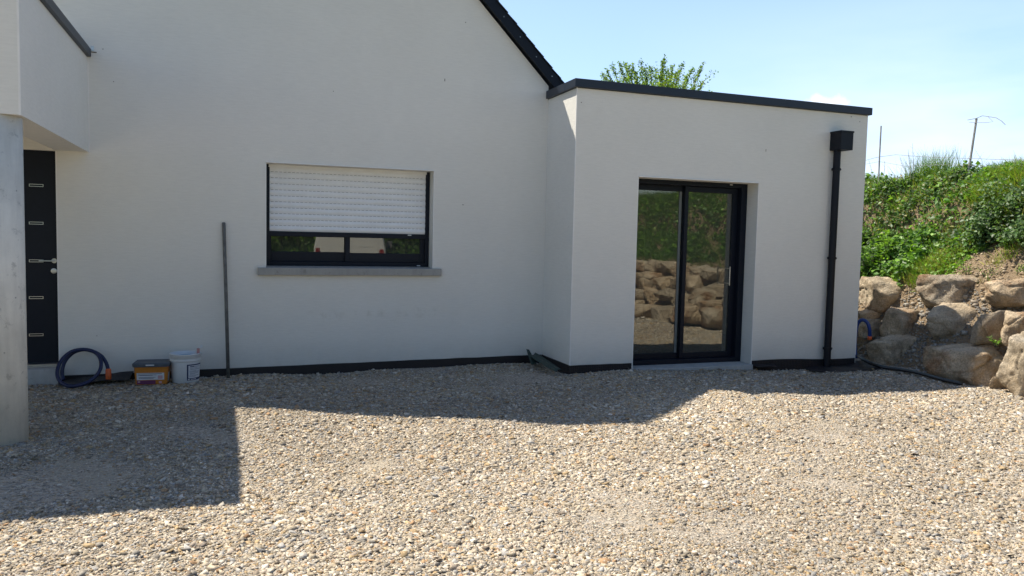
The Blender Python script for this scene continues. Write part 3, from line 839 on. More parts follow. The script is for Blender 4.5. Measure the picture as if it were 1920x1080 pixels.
# ------------------------------------------------------------------ boulders
def make_boulder(name, c, half, label, seed, sub=5, rotz=0.0):
    bm = bmesh.new(); bmesh.ops.create_icosphere(bm, subdivisions=sub, radius=1.0)
    r = random.Random(seed)
    co = np.array([v.co[:] for v in bm.verts])
    # a block bounded by jittered box planes and a few broken faces, edges slightly worn
    pl = []
    for ax in range(3):
        for sg in (-1, 1):
            n_ = np.array([r.gauss(0, 0.16) for _ in range(3)]); n_[ax] = sg; pl.append((n_/np.linalg.norm(n_), r.uniform(0.88, 1.05)))
    for k in range(12):
        n_ = np.array([r.gauss(0, 1), r.gauss(0, 1), r.gauss(0, 1)]); n_ /= np.linalg.norm(n_)
        pl.append((n_, r.uniform(0.88, 1.18)))
    acc = np.zeros(len(co)); pw = 30
    for n_, o_ in pl: acc += (np.maximum(0, co@n_)/o_)**pw
    co = co*(acc**(-1/pw))[:, None]
    sd = seed*3.71
    hx = np.array(half)
    for i, v in enumerate(bm.verts):
        p = Vector(co[i]); q = Vector(co[i]*hx*3.0)+Vector((sd, 0, 0))
        n1 = noise.fractal(q*0.9, 1.0, 2.0, 4)
        w3 = Vector((noise.noise(q*1.3), noise.noise(q*1.3+Vector((5, 0, 0))), noise.noise(q*1.3+Vector((0, 7, 0)))))*0.09
        ridge = 1-abs(noise.noise(q*1.9+Vector((2, 9, 4))))*2
        crack = max(0.0, 0.06-abs(noise.noise(q*0.7+Vector((2, 9, 4)))))*1.6
        v.co = p*(1+0.08*n1-crack+0.03*ridge)+w3
        v.co += p.normalized()*0.035*noise.fractal(q*4.5, 0.75, 2.1, 4 if sub >= 5 else 2)
    mn = Vector((min(v.co.x for v in bm.verts), min(v.co.y for v in bm.verts), min(v.co.z for v in bm.verts)))
    mx = Vector((max(v.co.x for v in bm.verts), max(v.co.y for v in bm.verts), max(v.co.z for v in bm.verts)))
    ce = (mn+mx)/2; hf = (mx-mn)/2
    for v in bm.verts:
        q = v.co-ce; v.co = Vector((q.x/hf.x*half[0], q.y/hf.y*half[1], q.z/hf.z*half[2]))
    bmesh.ops.rotate(bm, verts=bm.verts, matrix=Matrix.Rotation(rotz, 3, 'Z'))
    me = bpy.data.meshes.new(name); bm.to_mesh(me); bm.free()
    for p in me.polygons: p.use_smooth = True
    me.materials.append(M_ROCK)
    o = bpy.data.objects.new(name, me); o.location = c; link(o)
    return tag(o, label, 'boulder', 'boulders of the retaining wall')

def rock_px(x0, y0, x1, y1, Xf, dep, label, seed, rotz=0.0):
    xa = Xf+0.12*dep; xb = Xf+0.72*dep
    Yb = onX(x0, (y0+y1)/2, xa).y; Ya = onX(x1, (y0+y1)/2, xb).y
    xm_ = (x0+x1)/2
    zt = onX(xm_, y0, Xf+0.5*dep).z; zb = onX(xm_, y1, Xf+0.1*dep).z
    make_boulder('boulder', (Xf+dep/2, (Ya+Yb)/2, (zt+zb)/2), (dep/2, (Yb-Ya)/2*1.10, (zt-zb)/2*1.08), label, seed, 5, rotz)

rocks = [
 (1600, 520, 1694, 586, 8.95, 0.7, 'rusty orange-brown boulder at the left end of the top row, against the house corner', 1),
 (1704, 515, 1834, 580, 8.98, 0.7, 'broad flat-topped boulder in the middle of the top row of the rock wall', 2),
 (1831, 522, 1945, 588, 8.90, 0.75, 'sloping sandy boulder in the top row at the right edge of the photo', 3),
 (1602, 578, 1648, 606, 8.75, 0.5, 'small mossy stone wedged under the rusty boulder beside the house corner', 4),
 (1642, 578, 1728, 640, 8.72, 0.6, 'round greyish boulder in the middle row, under the rusty one', 5),
 (1731, 570, 1826, 650, 8.70, 0.6, 'shaded peaked boulder in the centre of the middle row', 6),
 (1823, 583, 1888, 650, 8.46, 0.6, 'sunlit round-nosed boulder at the right of the middle row', 7),
 (1872, 585, 1950, 650, 8.50, 0.6, 'flat sandy boulder cut off by the photo edge in the middle row', 8),
 (1606, 598, 1648, 634, 8.60, 0.4, 'small grey stone framed by the blue pipe loop', 9),
 (1612, 626, 1716, 700, 8.38, 0.6, 'domed shaded boulder on the ground nearest the blue pipe', 10),
 (1722, 645, 1890, 732, 8.14, 0.65, 'longest boulder of the bottom row, half in sun and half in shade', 11),
 (1862, 628, 1990, 752, 8.02, 0.75, 'large slanting boulder of the bottom row at the right edge', 12),
 (1856, 706, 1882, 738, 8.12, 0.3, 'small stone wedged at the foot between the two biggest bottom boulders', 13),
]
for r_ in rocks: rock_px(*r_)
# the wall carries on towards the viewer's side; seen in the patio door glass
rr = random.Random(5)
for row, (X0, zc, hz) in enumerate(((8.20, -0.08, 0.21), (8.42, 0.20, 0.19), (8.68, 0.48, 0.19), (8.92, 0.76, 0.19))):
    y = (-4.05, -3.6, -3.35, -3.3)[row]
    while y > -10.5:
        wd_ = rr.uniform(0.34, 0.72)
        xx = X0 - 0.28*float(sstep(-3.0, -8.0, np.array(y))) + rr.uniform(-0.11, 0.09)
        hh = hz*rr.uniform(0.72, 1.2)
        make_boulder('boulder', (xx+0.33, y-wd_/2, zc+rr.uniform(-0.07, 0.07)), (0.33, wd_/2*1.03, hh), 'sandy boulder of the rock wall mirrored in the patio door glass', 100+int(y*-50)+row*1000, 5, rr.uniform(-0.3, 0.3))
        y -= wd_

# ------------------------------------------------------------------ vegetation
def leaf_mesh_arrays(P, D, U, Ln, Wd):
    """P base, D direction, U facing normal -> folded diamond leaves (2 quads)"""
    S = np.cross(D, U); S /= np.linalg.norm(S, axis=1)[:, None]+1e-9
    U2 = np.cross(S, D)
    Ln = Ln[:, None]; Wd = Wd[:, None]
    v0 = P; v1 = P+D*Ln*0.42+S*Wd*0.5+U2*Wd*0.12; v2 = P+D*Ln-U2*Ln*0.12; v3 = P+D*Ln*0.42-S*Wd*0.5+U2*Wd*0.12; vm = P+D*Ln*0.45-U2*Wd*0.05
    V = np.stack([v0, v1, v2, v3, vm], 1).reshape(-1, 3)
    n = len(P); b = np.arange(n)[:, None]*5
    F = np.stack([b+np.array([[0, 4, 2, 1]]), b+np.array([[0, 3, 2, 4]])], 1).reshape(-1, 4)
    return V, F
def unit(a): return a/(np.linalg.norm(a, axis=1)[:, None]+1e-9)
def blades(P, D, Ln, Wd, bend):
    n = len(P); side = unit(np.cross(D, rng.normal(0, 1, (n, 3)))); B = unit(rng.normal(0, 1, (n, 3))*np.array([1, 1, 0.1]))
    Ln = Ln[:, None]; Wd = Wd[:, None]; bend = bend[:, None]
    p1 = P+D*Ln*0.5+B*Ln*bend*0.25; p2 = P+D*Ln*(1-0.25*bend)+B*Ln*bend
    V = np.stack([P-side*Wd, P+side*Wd, p1+side*Wd*0.8, p1-side*Wd*0.8, p2+side*Wd*0.12, p2-side*Wd*0.12], 1).reshape(-1, 3)
    b = np.arange(n)[:, None]*6
    F = np.stack([b+np.array([[0, 1, 2, 3]]), b+np.array([[3, 2, 4, 5]])], 1).reshape(-1, 4)
    return V, F
def pick(pal, n, j=0.18):
    pal = np.array(pal); c = pal[rng.integers(0, len(pal), n)]; return np.repeat(c*rng.uniform(1-j*1.4, 1+j, (n, 1)), 2, 0)

def surf(n, y0, y1, s0, s1, lift=(0, 0.05)):
    y = rng.uniform(y0, y1, n); s = rng.uniform(s0, s1, n)
    x = XG1 + 0.10*np.sin(y*1.1+0.5) - 0.28*sstep(-3.0, -8.0, y) + s
    z = bank_z(x, y) + rng.uniform(*lift, n)
    return x, y, z
# clump mask
def clump(x, y, z, sc, seed): return fbm2(x*sc+seed, y*sc+z*sc*1.3, 1.0)

IVY = [(0.085, 0.165, 0.05), (0.11, 0.20, 0.07), (0.065, 0.13, 0.045), (0.17, 0.25, 0.11), (0.055, 0.105, 0.035)]
GREENS = [(0.08, 0.17, 0.03), (0.10, 0.21, 0.045), (0.06, 0.13, 0.03), (0.13, 0.24, 0.06), (0.09, 0.17, 0.05)]
LIVELY = [(0.18, 0.34, 0.045), (0.23, 0.40, 0.06), (0.14, 0.28, 0.04)]
YELLOW = [(0.28, 0.36, 0.06), (0.36, 0.38, 0.09), (0.22, 0.33, 0.05), (0.42, 0.38, 0.15)]
DRY = [(0.30, 0.28, 0.12), (0.24, 0.20, 0.09), (0.36, 0.33, 0.17)]

def ivy():
    Vs, Fs, Cs, off = [], [], [], 0
    # (count, y range, s range, lift, leaf length)
    for n, ya, yb, s0, s1, lf, ln, thr, pal in ((12000, -3.2, -0.6, 1.66, 2.12, (0.0, 0.16), 0.060, -0.2, IVY), (9000, -3.2, -0.7, 1.60, 1.95, (0.12, 0.34), 0.055, -0.1, IVY),
                                      (22000, -0.9, 6, 1.50, 2.4, (0.0, 0.18), 0.062, 0.0, IVY), (14000, -0.9, 6, 1.5, 2.5, (0.0, 0.24), 0.07, 0.15, LIVELY+GREENS),
                                      (12000, 0.0, 5, 0.95, 1.7, (0.0, 0.22), 0.080, -0.5, LIVELY+GREENS), (1800, -0.9, 0.0, 1.1, 1.7, (0.0, 0.12), 0.05, 0.1, LIVELY),
                                      (2600, -3.2, 6, 1.6, 2.5, (0.02, 0.20), 0.055, 0.5, DRY),
                                      (30000, -17.5, -3.2, 1.1, 2.5, (0.0, 0.12), 0.085, -0.3, GREENS+LIVELY), (6000, 6, 14, 1.0, 3.0, (0, 0.3), 0.1, -0.6, GREENS)):
        sd_ = rng.uniform(0, 50)
        x, y, z = surf(n, ya, yb, s0, s1, lf)
        k = clump(x, y, z, 3.4, sd_)+0.30*rng.normal(0, 1, n) > thr
        x, y, z = x[k], y[k], z[k]; m = len(x)
        P = np.stack([x-rng.uniform(0, 0.30 if lf[0] > 0.1 else 0.08, m)*(s0 > 1.55), y, z], 1)
        D = unit(rng.normal(0, 1, (m, 3))*np.array([0.8, 1, 0.6])+np.array([-0.5, -0.1, -0.25]))
        U = unit(rng.normal(0, 0.55, (m, 3))+np.array([-0.55, 0, 0.8]))
        L_ = rng.uniform(0.55, 1.3, m)*ln
        V, F = leaf_mesh_arrays(P, D, U, L_, L_*rng.uniform(0.6, 0.9, m))
        col = pick(pal, m, 0.25)*(1.12+0.22*np.repeat(clump(x, y, z, 1.9, 11), 2))[:, None]
        Vs.append(V); Fs.append(F+off); Cs.append(col); off += len(V)
    o = np_mesh('ivy', np.concatenate(Vs), np.concatenate(Fs), M_LEAF, cols=np.concatenate(Cs))
    o['kind'] = 'stuff'; o['label'] = 'dark green ivy and brambles covering the bank face'; o['category'] = 'ivy'
ivy()
def bank_grass():
    Vs, Fs, Cs, off = [], [], [], 0
    specs = ((42000, -3.6, -0.3, 1.88, 3.0, 0.19, YELLOW+LIVELY, 0.55, -0.9), (26000, -0.7, 6.0, 1.85, 3.2, 0.14, LIVELY+GREENS+YELLOW[:1], 0.6, -0.1),
             (6000, -0.2, 4.0, 1.0, 1.85, 0.16, GREENS+LIVELY, 0.6, -0.2), (9000, -3.6, -0.3, 1.05, 1.75, 0.09, LIVELY+YELLOW+DRY, 0.7, 0.55),
             (7000, -0.7, 0.3, 1.0, 1.8, 0.11, LIVELY+YELLOW+DRY, 0.7, -0.2),
             (36000, -17.5, -3.4, 1.0, 3.2, 0.20, LIVELY+GREENS+DRY[:1], 0.5, -0.75), (7000, -3.6, 6, 1.78, 2.4, 0.20, DRY+YELLOW, 0.9, 0.2))
    for n, ya, yb, s0, s1, ln, pal, bd, thr in specs:
        x, y, z = surf(n, ya, yb, s0, s1, (-0.02, 0.01))
        sd_ = rng.uniform(0, 50)
        k = clump(x, y, z, 4.5, sd_)+0.30*rng.normal(0, 1, n) > thr
        x, y, z = x[k], y[k], z[k]; m = len(x)
        P = np.stack([x, y, z], 1); D = unit(rng.normal(0, 0.38, (m, 3))+np.array([-0.35, 0, 1.0]))
        L_ = ln*rng.uniform(0.5, 1.5, m)*(1+0.35*clump(x, y, z, 1.6, 3))
        V, F = blades(P, D, np.maximum(L_, 0.03), rng.uniform(0.0022, 0.0048, m), rng.uniform(0.05, bd, m))
        Vs.append(V); Fs.append(F+off); Cs.append(pick(pal, m, 0.2)); off += len(V)
    o = np_mesh('grass', np.concatenate(Vs), np.concatenate(Fs), M_GRASS, cols=np.concatenate(Cs))
    o['kind'] = 'stuff'; o['label'] = 'sunlit grass growing on top of the bank'; o['category'] = 'grass'
bank_grass()

# loose stones on the earth slope and on the ledges between boulders
def bank_stones():
    x, y, z = surf(3400, -3.6, 1.2, 0.9, 1.8, (0.0, 0.012))
    x2, y2, z2 = surf(9000, -3.6, 1.2, -0.1, 1.0, (0.0, 0.015)); x, y, z = np.concatenate([x, x2]), np.concatenate([y, y2]), np.concatenate([z, z2]); n = len(x)
    s = np.clip(np.exp(rng.normal(math.log(0.0085), 0.55, n)), 0.003, 0.04)
    base = np.array([[-1, -1, -1], [1, -1, -1], [1, 1, -1], [-1, 1, -1], [-1, -1, 1], [1, -1, 1], [1, 1, 1], [-1, 1, 1]], float)
    B = base[None]*rng.uniform(0.5, 1.1, (n, 8, 3))*s[:, None, None]
    a = rng.uniform(0, 6.28, n); X2 = B[..., 0]*np.cos(a)[:, None]-B[..., 1]*np.sin(a)[:, None]; Y2 = B[..., 0]*np.sin(a)[:, None]+B[..., 1]*np.cos(a)[:, None]
    V = np.stack([X2+x[:, None], Y2+y[:, None], B[..., 2]*0.7+z[:, None]], -1).reshape(-1, 3)
    q = np.array([[0, 3, 2, 1], [4, 5, 6, 7], [0, 1, 5, 4], [1, 2, 6, 5], [2, 3, 7, 6], [3, 0, 4, 7]])
    F = (np.arange(n)[:, None, None]*8+q[None]).reshape(-1, 4)
    col = np.array([[0.42, 0.32, 0.21], [0.52, 0.42, 0.30], [0.32, 0.24, 0.16], [0.46, 0.38, 0.28]])[rng.integers(0, 4, n)]
    col[3400:] = np.array([[0.30, 0.29, 0.27], [0.40, 0.38, 0.34], [0.24, 0.22, 0.20], [0.36, 0.31, 0.25]])[rng.integers(0, 4, n-3400)]
    o = np_mesh('rubble', V, F, M_GRAVEL, cols=np.repeat(col, 6, 0))
    o['kind'] = 'stuff'; o['label'] = 'loose stony rubble on the bare earth slope'; o['category'] = 'rubble'
bank_stones()

def plant(name, label, cat, base, n_stems, height, spread, leaf, pal, seed, per=14, width=0.5, lean=(0, 0)):
    r = random.Random(seed)
    P, D, U, L_ = [], [], [], []
    st = MB()
    for k in range(n_stems):
        a = r.uniform(0, 2*math.pi); q = r.uniform(0.1, 1)*spread; h = height*r.uniform(0.6, 1.0)
        p0 = Vector(base)+Vector((math.cos(a)*q*0.25, math.sin(a)*q*0.25, -0.03))
        p2 = p0+Vector((math.cos(a)*q+lean[0], math.sin(a)*q+lean[1], h)); p1 = (p0+p2)/2+Vector((-math.cos(a)*q*0.2, -math.sin(a)*q*0.2, h*0.1))
        pts = [p0*(1-t)**2+p1*2*t*(1-t)+p2*t*t for t in (0, .25, .5, .75, 1)]
        st.tube(pts, [0.006, 0.005, 0.004, 0.003, 0.0015], 5)
        for j in range(per):
            t = 0.15+0.85*(j+r.random())/per
            p = p0*(1-t)**2+p1*2*t*(1-t)+p2*t*t
            b = r.uniform(0, 2*math.pi)
            P.append(p); D.append(Vector((math.cos(b), math.sin(b), r.uniform(-0.1, 0.7))).normalized()); U.append(Vector((r.gauss(0, .3), r.gauss(0, .3), 1)).normalized()); L_.append(leaf*r.uniform(0.6, 1.2)*(1-0.4*t))
    root = thing(name, label, cat, base)
    st.build('stem', M_BARK, root)
    L_ = np.array(L_); V, F = leaf_mesh_arrays(np.array(P), np.array(D), np.array(U), L_, L_*width)
    np_mesh('foliage', V, F, M_LEAF, root, cols=pick(pal, len(P), 0.2))
    return root
def on_bank(px, py):
    # where the sight line through a pixel meets the bank
    d = ray(px, py); t = 8.0
    while t < 30:
        p = CAM+d*t
        if p.x > 8.3 and p.z < float(bank_z(np.array(p.x), np.array(p.y))): return p
        t += 0.02
    return CAM+d*13
shr = [(1640, 500, 14, 0.62, 0.34, 0.13, 'bright broad-leaved bush against the corner of the extension', LIVELY+GREENS),
       (1668, 470, 12, 0.50, 0.32, 0.11, 'bright leafy weed clump just right of the corner bush', LIVELY),
       (1622, 455, 12, 0.55, 0.26, 0.12, 'tall leafy clump half hidden by the extension corner', LIVELY+GREENS)]
for x, y, ns, h, sp, lf, lab, pal in shr:
    p = on_bank(x, y+12); plant('bush', lab, 'bush', (p.x, p.y, p.z-0.05), ns, h, sp, lf, pal, int(x), 16)['group'] = 'leafy bushes on the bank'
weeds = [(1730, 505, 'low green weed clump above the left end of the broad top boulder'), (1762, 462, 'leafy weed in the middle of the earth slope'), (1795, 470, 'rosette weed right of the leafy weed on the earth slope'),
         (1815, 505, 'weed tuft over the right end of the broad top boulder'), (1850, 512, 'spindly weed between the two right-hand top boulders'), (1893, 462, 'bright weed clump on bare soil near the right edge'),
         (1908, 505, 'small grassy weed above the sloping right-edge boulder'), (1868, 640, 'tiny bright plant growing in the crack between the right-hand boulders')]
for i, (x, y, lab) in enumerate(weeds):
    if i == 7: p = onX(x, y, 8.5)
    else: p = on_bank(x, y+6)
    plant('weed', lab, 'weed', (p.x, p.y, p.z-0.02), 9, 0.10 if i == 7 else 0.20, 0.08 if i == 7 else 0.17, 0.055, LIVELY, 40+i, 9, 0.42)['group'] = 'weeds on the earth slope'

def tuft(px, py, h, n, label, pal, sp=0.16, w_=0.004):
    p = on_bank(px, py); P = np.stack([rng.normal(p.x, sp*0.6, n), rng.normal(p.y, sp, n), np.zeros(n)], 1); P[:, 2] = bank_z(P[:, 0], P[:, 1])-0.03
    D = unit(rng.normal(0, 0.22, (n, 3))+np.array([0, 0, 1.0]))
    V, F = blades(P, D, h*rng.uniform(0.4, 1.1, n), rng.uniform(0.5, 1, n)*w_, rng.uniform(0.02, 0.45, n))
    o = np_mesh('grass_tuft', V, F, M_GRASS, cols=pick(pal, n))
    tag(o, label, 'grass tuft', 'grass tufts on the bank crest')
tuft(1748, 335, 0.58, 900, 'tall dark grass tuft standing up on the crest of the bank', GREENS+LIVELY+YELLOW[:2], 0.26)
tuft(1778, 338, 0.22, 260, 'shorter green tuft right of the tall crest tuft', GREENS+LIVELY, 0.12)

# dry stalks
def stalks():
    mb = MB(); r = random.Random(3)
    for px, py, tx, ty in ((1707, 328, 1704, 280), (1712, 328, 1712, 268), (1700, 326, 1688, 296), (1636, 330, 1630, 300), (1655, 328, 1660, 302), (1905, 318, 1901, 292), (1912, 318, 1916, 296)):
        a = onX(px, py+8, 10.7); b = onX(tx, ty, 10.7)
        pts = [a.lerp(b, t)+Vector((0, math.sin(t*5+px)*0.012, 0)) for t in (0, .25, .5, .75, 1)]
        mb.tube(pts, [0.004, 0.0035, 0.003, 0.0025, 0.0015], 5)
        for t in (0.5, 0.7, 0.85):
            q = a.lerp(b, t); mb.tube([q, q+Vector((0, r.uniform(-0.07, 0.07), r.uniform(0.02, 0.07)))], [0.002, 0.001], 4)
    o = mb.build('dry_stalks', simple('dry_stalk', (0.30, 0.26, 0.20), 0.9)); tag(o, 'thin dry weed stalks sticking up from the bank crest', 'stalks')
    o['kind'] = 'stuff'
stalks()

# wire fence on the bank
fr = thing('wire_fence', 'thin wire fence with two rusty posts on top of the bank', 'fence', (10.7, 0.6, 2.5))
M_POST = simple('weathered_post', (0.42, 0.40, 0.38), 0.85, var=0.3)
M_WIRE = simple('old_wire', (0.32, 0.30, 0.29), 0.6, metal=0.4)
a = onX(1647, 345, 10.75); b = onX(1652, 236, 10.75)
MB().tube([a, a.lerp(b, 0.5)+Vector((0, 0.004, 0)), b], 0.013, 8).build('post', M_POST, fr)
a2 = onX(1814, 335, 10.8); b2 = onX(1831, 222, 10.8)
MB().tube([a2, b2], 0.017, 8).build('post', M_POST, fr)
def wire_px(pts, r_=0.0035, X=10.78):
    P_ = [onX(x, y, X) for x, y in pts]
    return MB().tube(P_, r_, 5)
wire_px([(1608, 305), (1640, 296), (1650, 294), (1680, 290), (1730, 294), (1780, 296), (1822, 297), (1870, 299), (1930, 300), (2060, 303)]).build('wire', M_WIRE, fr)
wire_px([(1600, 312), (1649, 303), (1700, 312), (1760, 309), (1820, 310), (1930, 318)], 0.0028).build('wire', M_WIRE, fr)
wire_px([(1814, 225), (1830, 222), (1842, 217), (1856, 219), (1868, 221), (1878, 227), (1885, 234)], 0.0045).build('wire', M_WIRE, fr)
wire_px([(1817, 229), (1830, 230), (1850, 230), (1862, 228), (1853, 219)], 0.0035).build('wire', M_WIRE, fr)

# ------------------------------------------------------------------ tree behind the extension
def tree():
    base = Vector((9.75, 8.0, 2.5))
    root = thing('tree', 'green leafy tree top showing above the flat roof of the extension', 'tree', base)
    r = random.Random(21); tr = MB(); fork = base+Vector((0.05, 0, 1.0))
    tr.tube([base-Vector((0, 0, 0.3)), base+Vector((0.03, 0, 0.5)), fork], [0.10, 0.08, 0.065], 10)
    tips = [(220, 370), (285, 300), (360, 240), (470, 210), (550, 215), (600, 260), (650, 225), (700, 330), (780, 185), (840, 300), (920, 260), (1000, 300), (1120, 120), (1100, 195), (1060, 340), (1160, 330), (1240, 260), (1300, 330), (1380, 220), (1440, 400), (1530, 290), (1680, 205), (1560, 560), (1680, 475)]
    P, D, U, L_ = [], [], [], []
    def leaves(pts, dens, ln, rad, t0=0.0):
        for i in range(len(pts)-1):
            k = int((pts[i+1]-pts[i]).length*dens)
            for _ in range(k):
                t = r.random(); p = pts[i].lerp(pts[i+1], t)
                P.append(p+Vector((r.gauss(0, rad), r.gauss(0, rad), r.gauss(0, rad))))
                D.append(Vector((r.gauss(0, 1), r.gauss(0, 1), r.gauss(0.4, 0.7))).normalized()); U.append(Vector((r.gauss(0, .7), r.gauss(0, .7), 1)).normalized())
                L_.append(ln*r.uniform(0.6, 1.25))
    for i, (zx, zy) in enumerate(tips):
        tip = onY(1100+zx/7.68, 90+zy/7.68, 8.0+r.uniform(-0.6, 0.6))
        hub = fork+Vector(((tip.x-fork.x)*0.45, (tip.y-fork.y)*0.6, 0.55+r.uniform(0, 0.4)))
        m1 = hub.lerp(tip, 0.5)+Vector((0.0, 0, -0.10 if abs(tip.x-fork.x) > 0.9 else 0.03))
        pts = [fork.lerp(hub, t) for t in (0, 0.5)]+[hub*(1-t)**2+m1*2*t*(1-t)+tip*t*t for t in (0, .2, .4, .6, .8, 1)]
        tr.tube(pts, [0.035, 0.028, 0.022, 0.017, 0.013, 0.010, 0.007, 0.003], 6)
        leaves(pts[3:], 200, 0.065, 0.028); leaves(pts[6:], 130, 0.055, 0.020)
        for _ in range(8):
            t = r.uniform(0.0, 0.6); q = hub*(1-t)**2+m1*2*t*(1-t)+tip*t*t
            e_ = q+Vector((r.gauss(0, 0.20), r.gauss(0, 0.25), r.uniform(0.02, 0.34)*(1-t*0.5)))
            tr.tube([q, q.lerp(e_, 0.5)+Vector((0, 0, -0.01)), e_], [0.006, 0.004, 0.002], 4); leaves([q, e_], 150, 0.065, 0.03)
    for _ in range(170):
        q = base+Vector((r.gauss(0.1, 0.62), r.gauss(0, 0.6), r.uniform(1.2, 2.75))); e_ = q+Vector((r.gauss(0, 0.2), r.gauss(0, 0.2), 0.35)); tr.tube([q, e_], [0.006, 0.002], 4); leaves([q, e_], 110, 0.06, 0.05)
    tr.build('trunk', M_BARK, root)
    L_ = np.array(L_); V, F = leaf_mesh_arrays(np.array(P), np.array(D), np.array(U), L_, L_*0.55)
    np_mesh('crown', V, F, M_LEAF, root, cols=pick([(0.24, 0.38, 0.06), (0.17, 0.30, 0.05), (0.32, 0.42, 0.08), (0.10, 0.19, 0.06)], len(P), 0.25))
tree()

# ------------------------------------------------------------------ things by the wall
M_BLUE = simple('blue_duct', (0.006, 0.014, 0.062), 0.4, var=0.15)
M_BLUE2 = simple('bright_blue_pipe', (0.012, 0.045, 0.22), 0.35, var=0.15)
M_ORANGE = simple('orange_plastic', (0.72, 0.13, 0.03), 0.45)
def smooth_path(pts, per=7):
    P_ = [Vector(p) for p in pts]; out = []
    for i in range(len(P_)-1):
        p0, p1, p2, p3 = P_[max(i-1, 0)], P_[i], P_[i+1], P_[min(i+2, len(P_)-1)]
        for k in range(per):
            t = k/per
            out.append(0.5*((2*p1)+(p2-p0)*t+(2*p0-5*p1+4*p2-p3)*t*t+(3*p1-p0-3*p2+p3)*t**3))
    out.append(P_[-1]); return out
hz = [(812, 372, .17), (795, 320, .15), (760, 270, .13), (700, 236, .12), (620, 221, .12), (540, 236, .14), (475, 285, .18), (437, 350, .24), (430, 415, .30), (455, 465, .36), (510, 494, .41), (570, 494, .42), (650, 470, .38), (715, 425, .32), (752, 370, .25), (757, 310, .19), (735, 262, .14), (690, 232, .10), (630, 222, .08), (560, 240, .08), (505, 285, .09), (475, 340, .11), (466, 400, .14), (475, 450, .18)]
hpts = [onY(x/4, 600+y/4, -d) for x, y, d in hz]
for q in hpts: q.z = max(q.z, gz(q.x, q.y)+0.022)
hose = thing('hose', 'dark blue coiled duct hose with an orange end leaning by the front door', 'hose', (hpts[10].x, -0.3, -0.17))
sp_ = smooth_path(hpts, 9)
fine = smooth_path(sp_, 3)
hr = [0.0178+0.0010*math.sin(i*1.9) for i in range(len(fine))]
MB().tube(fine, hr, 12).build('tube', M_BLUE, hose, smooth=True)
e0 = onY(813, 370, 0); a = onY(812/4, 600+366/4, -.17); b = onY(815/4, 600+450/4, -.19)
MB().tube([a, a.lerp(b, 0.1), a.lerp(b, 0.5), a.lerp(b, 0.92), b], [0.022, 0.027, 0.028, 0.026, 0.020], 14).build('coupling', M_ORANGE, hose, smooth=True)

# grey-lidded orange tub
cx_, cy_ = onZ(286, 716, -0.155).x, -0.30
zb_ = gz(cx_, cy_)+0.016
tub = thing('paint_tub', 'rectangular orange tub with grey lid and printed label beside the white bucket', 'tub', (cx_, cy_, zb_))
M_TUB = simple('orange_tub', (0.50, 0.18, 0.022), 0.4, var=0.08)
M_LID = simple('grey_lid', (0.075, 0.09, 0.11), 0.55, var=0.2)
M_LABEL = simple('white_label', (0.62, 0.63, 0.66), 0.6, var=0.05)
M_INK = simple('dark_ink', (0.025, 0.03, 0.09), 0.6)
M_PURPLE = simple('purple_print', (0.16, 0.035, 0.10), 0.6)
M_PINK = simple('pink_print', (0.55, 0.33, 0.36), 0.6)
RT_ = Matrix.Rotation(math.radians(-5), 3, 'Z')
def loc(x, y, z): 
    v = RT_ @ Vector((x, y, 0)); return (cx_+v.x, cy_+v.y, zb_+z)
def rrect(hx, hy, rad, n=5):
    out = []
    for sx_, sy_, a0 in ((1, 1, 0), (-1, 1, 90), (-1, -1, 180), (1, -1, 270)):
        for k in range(n+1):
            th = math.radians(a0+90*k/n); out.append((sx_*(hx-rad)+rad*math.cos(th), sy_*(hy-rad)+rad*math.sin(th)))
    return out
def loft(mb, secs):
    n = len(secs[0][0]); vs = [loc(x, y, z) for ring_, z in secs for x, y in ring_]
    fs = [(i*n+k, i*n+(k+1) % n, (i+1)*n+(k+1) % n, (i+1)*n+k) for i in range(len(secs)-1) for k in range(n)]
    fs += [tuple(range(n-1, -1, -1)), tuple(range((len(secs)-1)*n, len(secs)*n))]
    mb.add(vs, fs)
tb = MB(); loft(tb, [(rrect(0.165, 0.115, 0.03), 0), (rrect(0.170, 0.12, 0.032), 0.02), (rrect(0.186, 0.135, 0.035), 0.232)]); tb.build('tub_body', M_TUB, tub)
tb = MB(); loft(tb, [(rrect(0.196, 0.146, 0.037), 0.210), (rrect(0.200, 0.15, 0.04), 0.232), (rrect(0.200, 0.15, 0.04), 0.246), (rrect(0.19, 0.14, 0.036), 0.256), (rrect(0.184, 0.134, 0.034), 0.250)]); tb.build('lid', M_LID, tub)
def flat(mb, x0, x1, z0, z1, out_=0.0015):
    def yy(z): return -(0.1205+0.0147*(z-0.02)/0.212)-out_
    a0, a1 = yy(z0), yy(z1)
    mb.add([loc(x0, a0, z0), loc(x1, a0, z0), loc(x1, a1, z1), loc(x0, a1, z1), loc(x0, a0+0.001, z0), loc(x1, a0+0.001, z0), loc(x1, a1+0.001, z1), loc(x0, a1+0.001, z1)],
           [(0, 1, 2, 3), (7, 6, 5, 4), (0, 4, 5, 1), (1, 5, 6, 2), (2, 6, 7, 3), (3, 7, 4, 0)])
t_ = MB(); flat(t_, -0.150, 0.142, 0.058, 0.140); t_.build('label', M_LABEL, tub)
t_ = MB(); flat(t_, -0.150, 0.048, 0.008, 0.052); t_.build('printed_band', M_PURPLE, tub)
t_ = MB()
for z, x0, x1 in ((0.128, -0.14, 0.12), (0.113, -0.14, 0.06), (0.110, -0.12, 0.02), (0.086, -0.13, 0.05), (0.074, -0.13, 0.03)): flat(t_, x0, x1, z, z+0.0045, 0.0032)
t_.build('print', M_INK, tub)
for q_ in ((0.075, 0.125, 0.068, 0.108), (-0.14, -0.115, 0.028, 0.044), (0.085, 0.115, 0.014, 0.040)):
    t_ = MB(); flat(t_, *q_, 0.0032); t_.build('print', M_PINK, tub)
